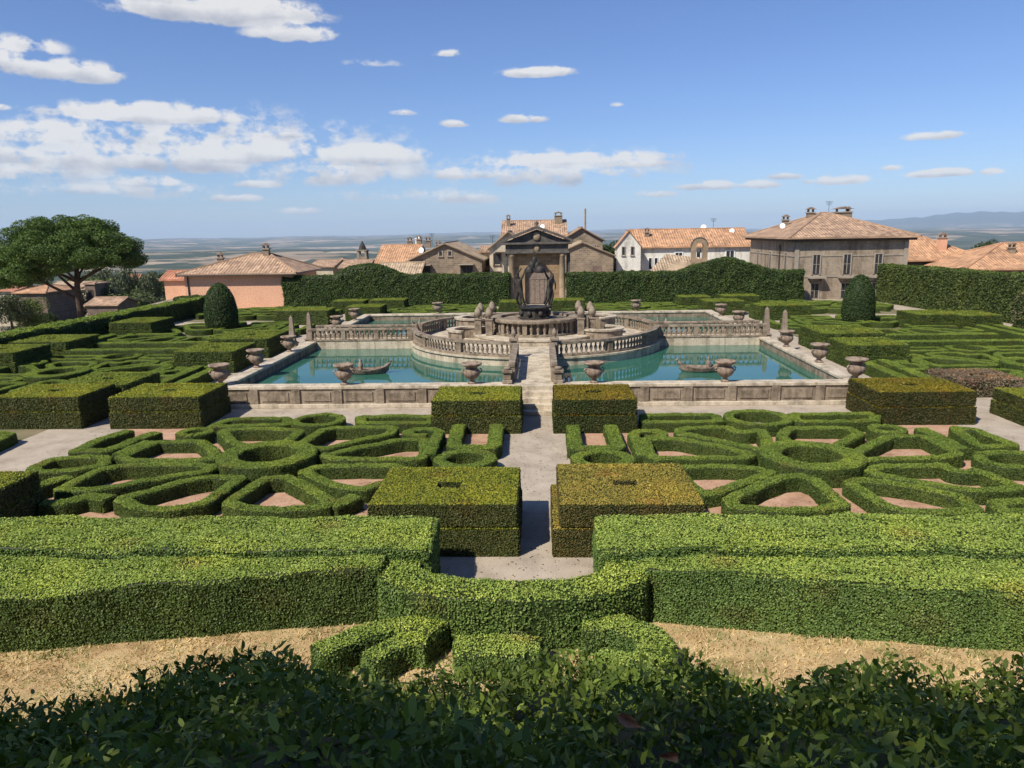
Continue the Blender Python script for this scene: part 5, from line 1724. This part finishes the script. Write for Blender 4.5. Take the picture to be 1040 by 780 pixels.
# -- low roofs at right
t, w, d = house('low_house', 'long low house with orange hipped roof right of the palace', 37.0, 48.8, 86, 96, 0, 2.85, 'cream_wall', 'orange roofs on the right')
hip_roof(t, w, d, 2.85, 5.35, .7, M['tile_orange'], ridge=2.0)
MB().box(-w / 2 - .02, w / 2 + .02, -d / 2 - .03, -d / 2 - .002, 2.2, 2.84).build('fascia', M['dark_wood'], t)
chimney(t, -1.8, -2.2, 3.9, 1.9, .42, 'pink_wall'); chimney(t, 2.8, -3.2, 3.4, 1.9, .4, 'pink_wall'); chimney(t, -5.4, 2, 3.9, 2.0, .4, 'pink_wall')
t, w, d = house('low_house', 'orange-roofed house cut by the right edge of the view', 43.5, 60, 78, 88, 0, 2.25, 'shed_wall', 'orange roofs on the right')
hip_roof(t, w, d, 2.25, 4.65, .8, M['tile_orange'], ridge=2.2)
chimney(t, -2.6, -2.3, 3.0, 1.3, .3, 'rubble'); antenna(t, 3, 0, 4.6, 2.2)

# ================================================================ TREES
def leaf_blob(cen, rad3, k, size, pal, shell=.55):
    u = norm(RNG.normal(size=(k, 3)))
    r = shell + (1 - shell) * RNG.random((k, 1)) ** .5
    p = np.array(cen) + u * r * np.array(rad3)
    return leaf_cards(p, u + np.array([0, 0, .3]), size, .6, .8), palette_pick(pal, k)


def build_leaves(name, parts, parent):
    q = np.concatenate([p[0] for p in parts]); c = np.concatenate([p[1] for p in parts])
    n = len(q)
    return mesh_np(name, q.reshape(-1, 3), np.arange(n * 4).reshape(-1, 4), np.repeat(c, 4, 0), parent)


PINE = [(.07, .125, .026), (.09, .15, .034), (.052, .092, .022), (.12, .175, .045)]


def umbrella_pine():
    base = at(82, 322, 76)
    zt = terrain_z(base[0], 76)
    t = thing('umbrella_pine', 'broad umbrella pine with dark crown at the left edge', 'tree', (base[0], 76, float(zt)))
    off = -float(zt)
    ztop = at(78, 214, 76)[2] + off
    zlow = at(80, 292, 76)[2] + off
    zmid = at(140, 262, 76)[2] + off
    tr = MB()
    zb = zlow + .6
    tr.tube([(0, 0, -.5), (.05, 0, zb * .4), (0, 0, zb * .75), (.1, 0, zb), (.3, 0, zb + 1.8)], [.4, .34, .3, .27, .2], 10)
    limbs = [((-.05, 0, zb * .62), (-3.6, -.3, zb + .2), (-5.2, .5, zb + 1.6)), ((0, 0, zb * .78), (-2.2, .8, zb + .5), (-3.6, 1.4, zb + 2)), ((.05, 0, zb * .95), (1.6, .3, zb + .9), (3.4, .2, zb + 2.2)), ((.1, 0, zb), (.3, -1.6, zb + 1.0), (.8, -3.4, zb + 2.2)), ((0, 0, zb * .9), (-.6, 1.8, zb + .8), (-.3, 3.6, zb + 2.3)), ((.1, 0, zb), (-1.5, -1.5, zb + 1.3), (-2.8, -3, zb + 2.4)), ((.1, 0, zb), (2, 2, zb + 1.4), (3.6, 3.2, zb + 2.6))]
    for l in limbs: tr.tube(l, [.18, .12, .05], 7)
    tr.build('trunk', M['bark'], t, True)
    parts = []
    R_ = 6.6
    for i in range(250):
        a = random.uniform(0, 6.283); rr = math.sqrt(random.random())
        x, y = -.7 + R_ * rr * math.cos(a), R_ * rr * math.sin(a)
        dome = math.sqrt(max(0, 1 - (rr * .97) ** 2))
        zt_ = zmid - .6 + (ztop - zmid) * dome
        zz = zt_ - random.random() ** 1.2 * (1.0 + 3.0 * dome)
        if x < 0: zz -= .4 * rr
        s_ = random.uniform(.75, 1.25)
        parts.append(leaf_blob((x, y, zz), (s_ * 1.1, s_ * 1.1, s_ * .62), int(720 * s_), .17, PINE))
    # low left skirts
    for i in range(26):
        x = random.uniform(-7.2, -3.2); y = random.uniform(-3, 3)
        parts.append(leaf_blob((x, y, zlow + random.uniform(.6, 2.0)), (1.1, 1.1, .6), 650, .17, PINE))
    build_leaves('crown', parts, t)


umbrella_pine()


def leafy_tree(x, y, h, r, label, pal, group, size=.28, n=14, k=150, z=None, name='tree', trunk=.35):
    z = float(terrain_z(x, y)) if z is None else z
    t = thing(name, label, 'tree', (x, y, z), group)
    MB().tube([(0, 0, -.3), (.05 * r, 0, h * .3), (0, .05, h * .7)], [.05 * h * .5 + .05, .05 * h * .35 + .03, .03], 6).build('trunk', M['bark'], t)
    parts = []
    for i in range(n):
        a = random.uniform(0, 6.283); rr = math.sqrt(random.random()) * .62 * r
        zz = h * (trunk + (1 - trunk) * random.uniform(.1, .85))
        f = 1 - abs((zz / h - .6)) * .8
        s_ = r * random.uniform(.36, .55)
        parts.append(leaf_blob((rr * f * math.cos(a), rr * f * math.sin(a), zz), (s_, s_, s_ * .8), k, size, pal))
    build_leaves('crown', parts, t)
    return t


GREY_OLIVE = [(.08, .095, .05), (.1, .115, .065), (.06, .075, .04), (.13, .14, .085)]
DARKT = [(.03, .05, .018), (.045, .07, .024), (.06, .085, .03)]
LIME = [(.1, .14, .04), (.075, .11, .03), (.13, .17, .055)]
# bushes at the left edge
for px, py, Y, h, r, lb, pal in ((6, 296, 60, 4.2, 1.7, 'grey-green tree at the left edge below the pine', DARKT + GREY_OLIVE), (30, 304, 62, 3.4, 1.5, 'bright green bush right of the tree at the left edge', LIME), (45, 318, 66, 2.4, 1.2, 'small dark bush left of the pine trunk', DARKT)):
    p = at(px, py, Y)
    leafy_tree(p[0], Y, h, r, lb, pal, 'bushes at the left edge', .16, 14, 230, z=p[2] - h)
# olive grove and valley trees on the left
spots = []
random.seed(21)
protos_t = []
for i in range(150):
    Y = random.choice([125, 140, 160, 190, 215, 250, 300, 360, 430, 520]) if i < 80 else random.uniform(500, 1500)
    px = (random.uniform(92, 190) if i < 68 else random.uniform(2, 92)) if i < 80 else random.uniform(60, 520)
    pt_ = at(px, 300, Y)
    x = pt_[0]
    z = float(terrain_z(x, Y))
    lab_ = 'olive and scrub trees in the valley behind the pine and pink house'
    if len(protos_t) < 4:
        o = leafy_tree(x, Y, 6.5, 4.0, 'olive or scrub tree in the valley, one of a loose grove', [GREY_OLIVE, GREY_OLIVE, DARKT + GREY_OLIVE, LIME + GREY_OLIVE][len(protos_t)], lab_, .45, 16, 150, z=z, name='olive_tree', trunk=.15)
        protos_t.append(o)
    else:
        o = copy_tree(protos_t[i % 4])
        o.location = (x, Y, z)
    s_ = random.uniform(.75, 1.35) * (1 + max(0, (Y - 150)) / 300)
    zt_want = at(px, random.uniform(276, 304), Y)[2]
    s2 = max(.5, min(3.2, (zt_want - z) / 6.5))
    if i >= 80: s_ = random.uniform(1.3, 2.6); s2 = s_ * .9
    o.scale = (s_, s_, s2)
    o.rotation_euler = (0, 0, random.uniform(0, 6))
# trees behind the town
p = at(620, 243, 112)
leafy_tree(p[0], 112, 9, 2.6, 'dark tree between the stone house and the white house', DARKT, None, .3, 18, 200, z=p[2] - 9)
p = at(612, 255, 118)
leafy_tree(p[0], 118, 8, 2.4, 'dark bush behind the stone house corner', DARKT, None, .3, 14, 170, z=p[2] - 8)
p = at(747, 238, 130)
leafy_tree(p[0], 130, 8, 1.0, 'thin dark cypress between white house and palace', DARKT, None, .3, 14, 120, z=p[2] - 8, trunk=.1)
p = at(1000, 243, 130)
leafy_tree(p[0], 130, 7, 2.6, 'dark round tree behind the right roofs', DARKT, None, .3, 14, 150, z=p[2] - 7)

# the trees behind the viewpoint, whose shade lies on the bank
SX, SY, SZ = -.45, -.50, .74
for k, (x, y, h, r) in enumerate(((-14.8, -9.8, 17.5, 6.3), (-6.2, -11.2, 18.5, 6.0), (3.4, -9.8, 17.5, 5.8), (-25, -9, 17, 6))):
    t = leafy_tree(x, y, h, r, ['plane tree behind the viewpoint, second from left', 'plane tree directly behind the viewpoint', 'plane tree behind the viewpoint on the right', 'plane tree behind the viewpoint, far left'][k], LIME, 'plane trees behind the viewpoint', .42, 34, 640, z=5.0, name='plane_tree', trunk=.4)

# ================================================================ AIR
hz = MB().box(-37000, 37000, -37000, 37000, -420, 560).build('haze', M['white'])
hm = bpy.data.materials.new('air'); hm.use_nodes = True
nt = hm.node_tree
for n_ in list(nt.nodes):
    if n_.type == 'BSDF_PRINCIPLED': nt.nodes.remove(n_)
pv = nt.nodes.new('ShaderNodeVolumePrincipled')
pv.inputs['Color'].default_value = (.6, .77, 1, 1)
pv.inputs['Density'].default_value = 4.0e-5
pv.inputs['Anisotropy'].default_value = 0
nt.links.new(pv.outputs[0], nt.nodes['Material Output'].inputs['Volume'])
hz.data.materials.clear(); hz.data.materials.append(hm)
tag(hz, kind='stuff')

# ================================================================ LIGHT AND SKY
sd = Vector((SX, SY, SZ)).normalized()
sun = bpy.data.lights.new('sun', 'SUN')
sun.energy = 4.4; sun.angle = rad(.5); sun.color = (1, .93, .8)
so = bpy.data.objects.new('sun', sun); C.objects.link(so)
so.rotation_euler = sd.to_track_quat('Z', 'Y').to_euler()
so.location = (-30, -30, 60)

W = bpy.data.worlds.new('World'); S.world = W; W.use_nodes = True
nt = W.node_tree
nt.nodes.clear()
sky = nd(nt, 'ShaderNodeTexSky', sky_type='NISHITA')
sky.sun_disc = False
sky.sun_elevation = math.asin(sd.z)
sky.sun_rotation = math.atan2(sd.x, sd.y)
sky.altitude = 400; sky.air_density = 1.0; sky.dust_density = .4; sky.ozone_density = 1.6
bg1 = nd(nt, 'ShaderNodeBackground'); bg1.inputs['Strength'].default_value = .058
tint = nd(nt, 'ShaderNodeMix', data_type='RGBA', blend_type='MULTIPLY')
tint.inputs[0].default_value = 1; tint.inputs[7].default_value = (.9, 1.1, 1.55, 1)
nt.links.new(sky.outputs[0], tint.inputs[6])
nt.links.new(tint.outputs[2], bg1.inputs[0])
tc = nd(nt, 'ShaderNodeTexCoord')
sp_ = nd(nt, 'ShaderNodeSeparateXYZ')
nt.links.new(tc.outputs['Generated'], sp_.inputs[0])


def mth(op, a, b=None, clamp=False):
    n = nd(nt, 'ShaderNodeMath', op=op)
    n.use_clamp = clamp
    for i, v in enumerate((a, b)):
        if v is None: continue
        if hasattr(v, 'links'): nt.links.new(v, n.inputs[i])
        else: n.inputs[i].default_value = v
    return n.outputs[0]


az = mth('ARCTAN2', sp_.outputs[0], sp_.outputs[1])
el = mth('ARCSINE', sp_.outputs[2])
cv = nd(nt, 'ShaderNodeCombineXYZ')
nt.links.new(az, cv.inputs[0]); nt.links.new(mth('MULTIPLY', el, 1.5), cv.inputs[1])


def cnoise(scale, detail, dy=0.0):
    n = nd(nt, 'ShaderNodeTexNoise'); n.inputs['Scale'].default_value = scale; n.inputs['Detail'].default_value = detail; n.inputs['Roughness'].default_value = .6
    mp = nd(nt, 'ShaderNodeMapping'); mp.inputs['Location'].default_value = (0, dy, 0)
    nt.links.new(cv.outputs[0], mp.inputs[0]); nt.links.new(mp.outputs[0], n.inputs['Vector'])
    return n.outputs['Fac']


# cumulus banks: photo-surveyed azimuth / elevation ellipses (cx, cy, rx, ry, weight)
CL = [(150, -8, 70, 16, 1.0), (225, 14, 95, 22, 1.1), (295, 36, 45, 13, .9), (25, 48, 42, 12, .8), (65, 75, 62, 15, 1.0), (5, 62, 26, 16, .8), (0, 110, 12, 6, .7),
      (150, 118, 95, 14, 1.0), (55, 138, 85, 18, .75), (20, 158, 60, 14, .6), (135, 165, 110, 15, .6), (250, 158, 58, 14, 1.0), (200, 170, 60, 14, .7), (372, 160, 58, 15, 1.0), (330, 182, 70, 14, .55), (155, 186, 45, 8, .65), (12, 178, 26, 10, .7), (75, 195, 50, 7, .55), (262, 188, 28, 5, .75), (235, 202, 38, 5, .7), (306, 215, 20, 5, .75), (200, 152, 210, 42, .56), (60, 168, 90, 32, .56), (350, 175, 100, 28, .56), (560, 175, 130, 24, .56), (120, 195, 120, 14, .5), (420, 200, 90, 9, .5),
      (475, 178, 36, 9, .9), (560, 165, 72, 10, .95), (600, 162, 80, 8, .8), (560, 182, 90, 16, .55), (470, 203, 50, 8, .55), (640, 167, 40, 7, .8), (550, 75, 40, 7, 1.0), (531, 122, 22, 6, .9), (460, 127, 14, 5, .8), (410, 115, 18, 5, .6), (458, 55, 22, 5, .6), (380, 65, 30, 6, .45), (290, 137, 22, 5, .6),
      (722, 190, 34, 6, .9), (772, 189, 24, 6, .8), (797, 180, 18, 5, .75), (850, 184, 34, 7, .85), (952, 177, 36, 6, 1.0), (950, 139, 38, 6, .85), (1007, 175, 14, 5, .75), (908, 171, 12, 4, .65), (625, 107, 10, 3, .5), (665, 198, 24, 5, .6)]
tot = None
lowm = None
for (px, py, rx, ry, wt) in CL:
    d = ray(px, py); a0 = math.atan2(d[0], d[1]); e0 = math.asin(d[2] / np.linalg.norm(d))
    d1 = ray(px + rx, py); ra = abs(math.atan2(d1[0], d1[1]) - a0)
    d2 = ray(px, py - ry); re = abs(math.asin(d2[2] / np.linalg.norm(d2)) - e0)
    u = mth('DIVIDE', mth('SUBTRACT', az, a0), ra)
    v = mth('DIVIDE', mth('SUBTRACT', el, e0), re)
    # flatter base: below the centre the ellipse is tighter
    v2 = mth('MULTIPLY', v, mth('ADD', 1.0, mth('LESS_THAN', v, 0.0)))
    q = mth('MAXIMUM', mth('SUBTRACT', 1.0, mth('MULTIPLY', mth('ADD', mth('MULTIPLY', u, u), mth('MULTIPLY', v2, v2)), .55)), 0.0)
    q = mth('MULTIPLY', q, wt)
    lw = mth('MULTIPLY', q, v)
    tot = q if tot is None else mth('MAXIMUM', tot, q)
    lowm = lw if lowm is None else mth('ADD', lowm, lw)
nz = cnoise(13, 8)
nz2 = cnoise(38, 7)
nn_ = mth('ADD', mth('MULTIPLY', mth('SUBTRACT', nz, .5), 3.0), mth('MULTIPLY', mth('SUBTRACT', nz2, .5), 3.0))
den = mth('MULTIPLY', mth('SUBTRACT', mth('ADD', mth('MULTIPLY', tot, 1.55), nn_), .33), 1.9, True)
den = mth('MULTIPLY', den, mth('MULTIPLY', tot, 2.0, True))
den = mth('MULTIPLY', den, .93)
shade = mth('ADD', mth('MULTIPLY', lowm, .85), mth('ADD', .5, mth('MULTIPLY', mth('SUBTRACT', cnoise(24, 5, -.02), .5), 1.4)), True)
cr = nd(nt, 'ShaderNodeValToRGB')
cr.color_ramp.elements[0].position = .1; cr.color_ramp.elements[0].color = (.5, .53, .62, 1)
cr.color_ramp.elements[1].position = .75; cr.color_ramp.elements[1].color = (.97, .96, .95, 1)
nt.links.new(shade, cr.inputs[0])
bg2 = nd(nt, 'ShaderNodeBackground'); bg2.inputs['Strength'].default_value = .62
nt.links.new(cr.outputs[0], bg2.inputs[0])
mx = nd(nt, 'ShaderNodeMixShader')
nt.links.new(den, mx.inputs[0]); nt.links.new(bg1.outputs[0], mx.inputs[1]); nt.links.new(bg2.outputs[0], mx.inputs[2])
ow = nd(nt, 'ShaderNodeOutputWorld')
nt.links.new(mx.outputs[0], ow.inputs[0])

S.view_settings.view_transform = 'Standard'
S.view_settings.look = 'None'
S.view_settings.exposure = .5
S.view_settings.gamma = 1
S.render.engine = 'CYCLES'
S.cycles.use_denoising = True
S.cycles.max_bounces = 6
S.cycles.diffuse_bounces = 3
S.cycles.transmission_bounces = 3
S.cycles.volume_bounces = 2
S.cycles.sample_clamp_indirect = 4
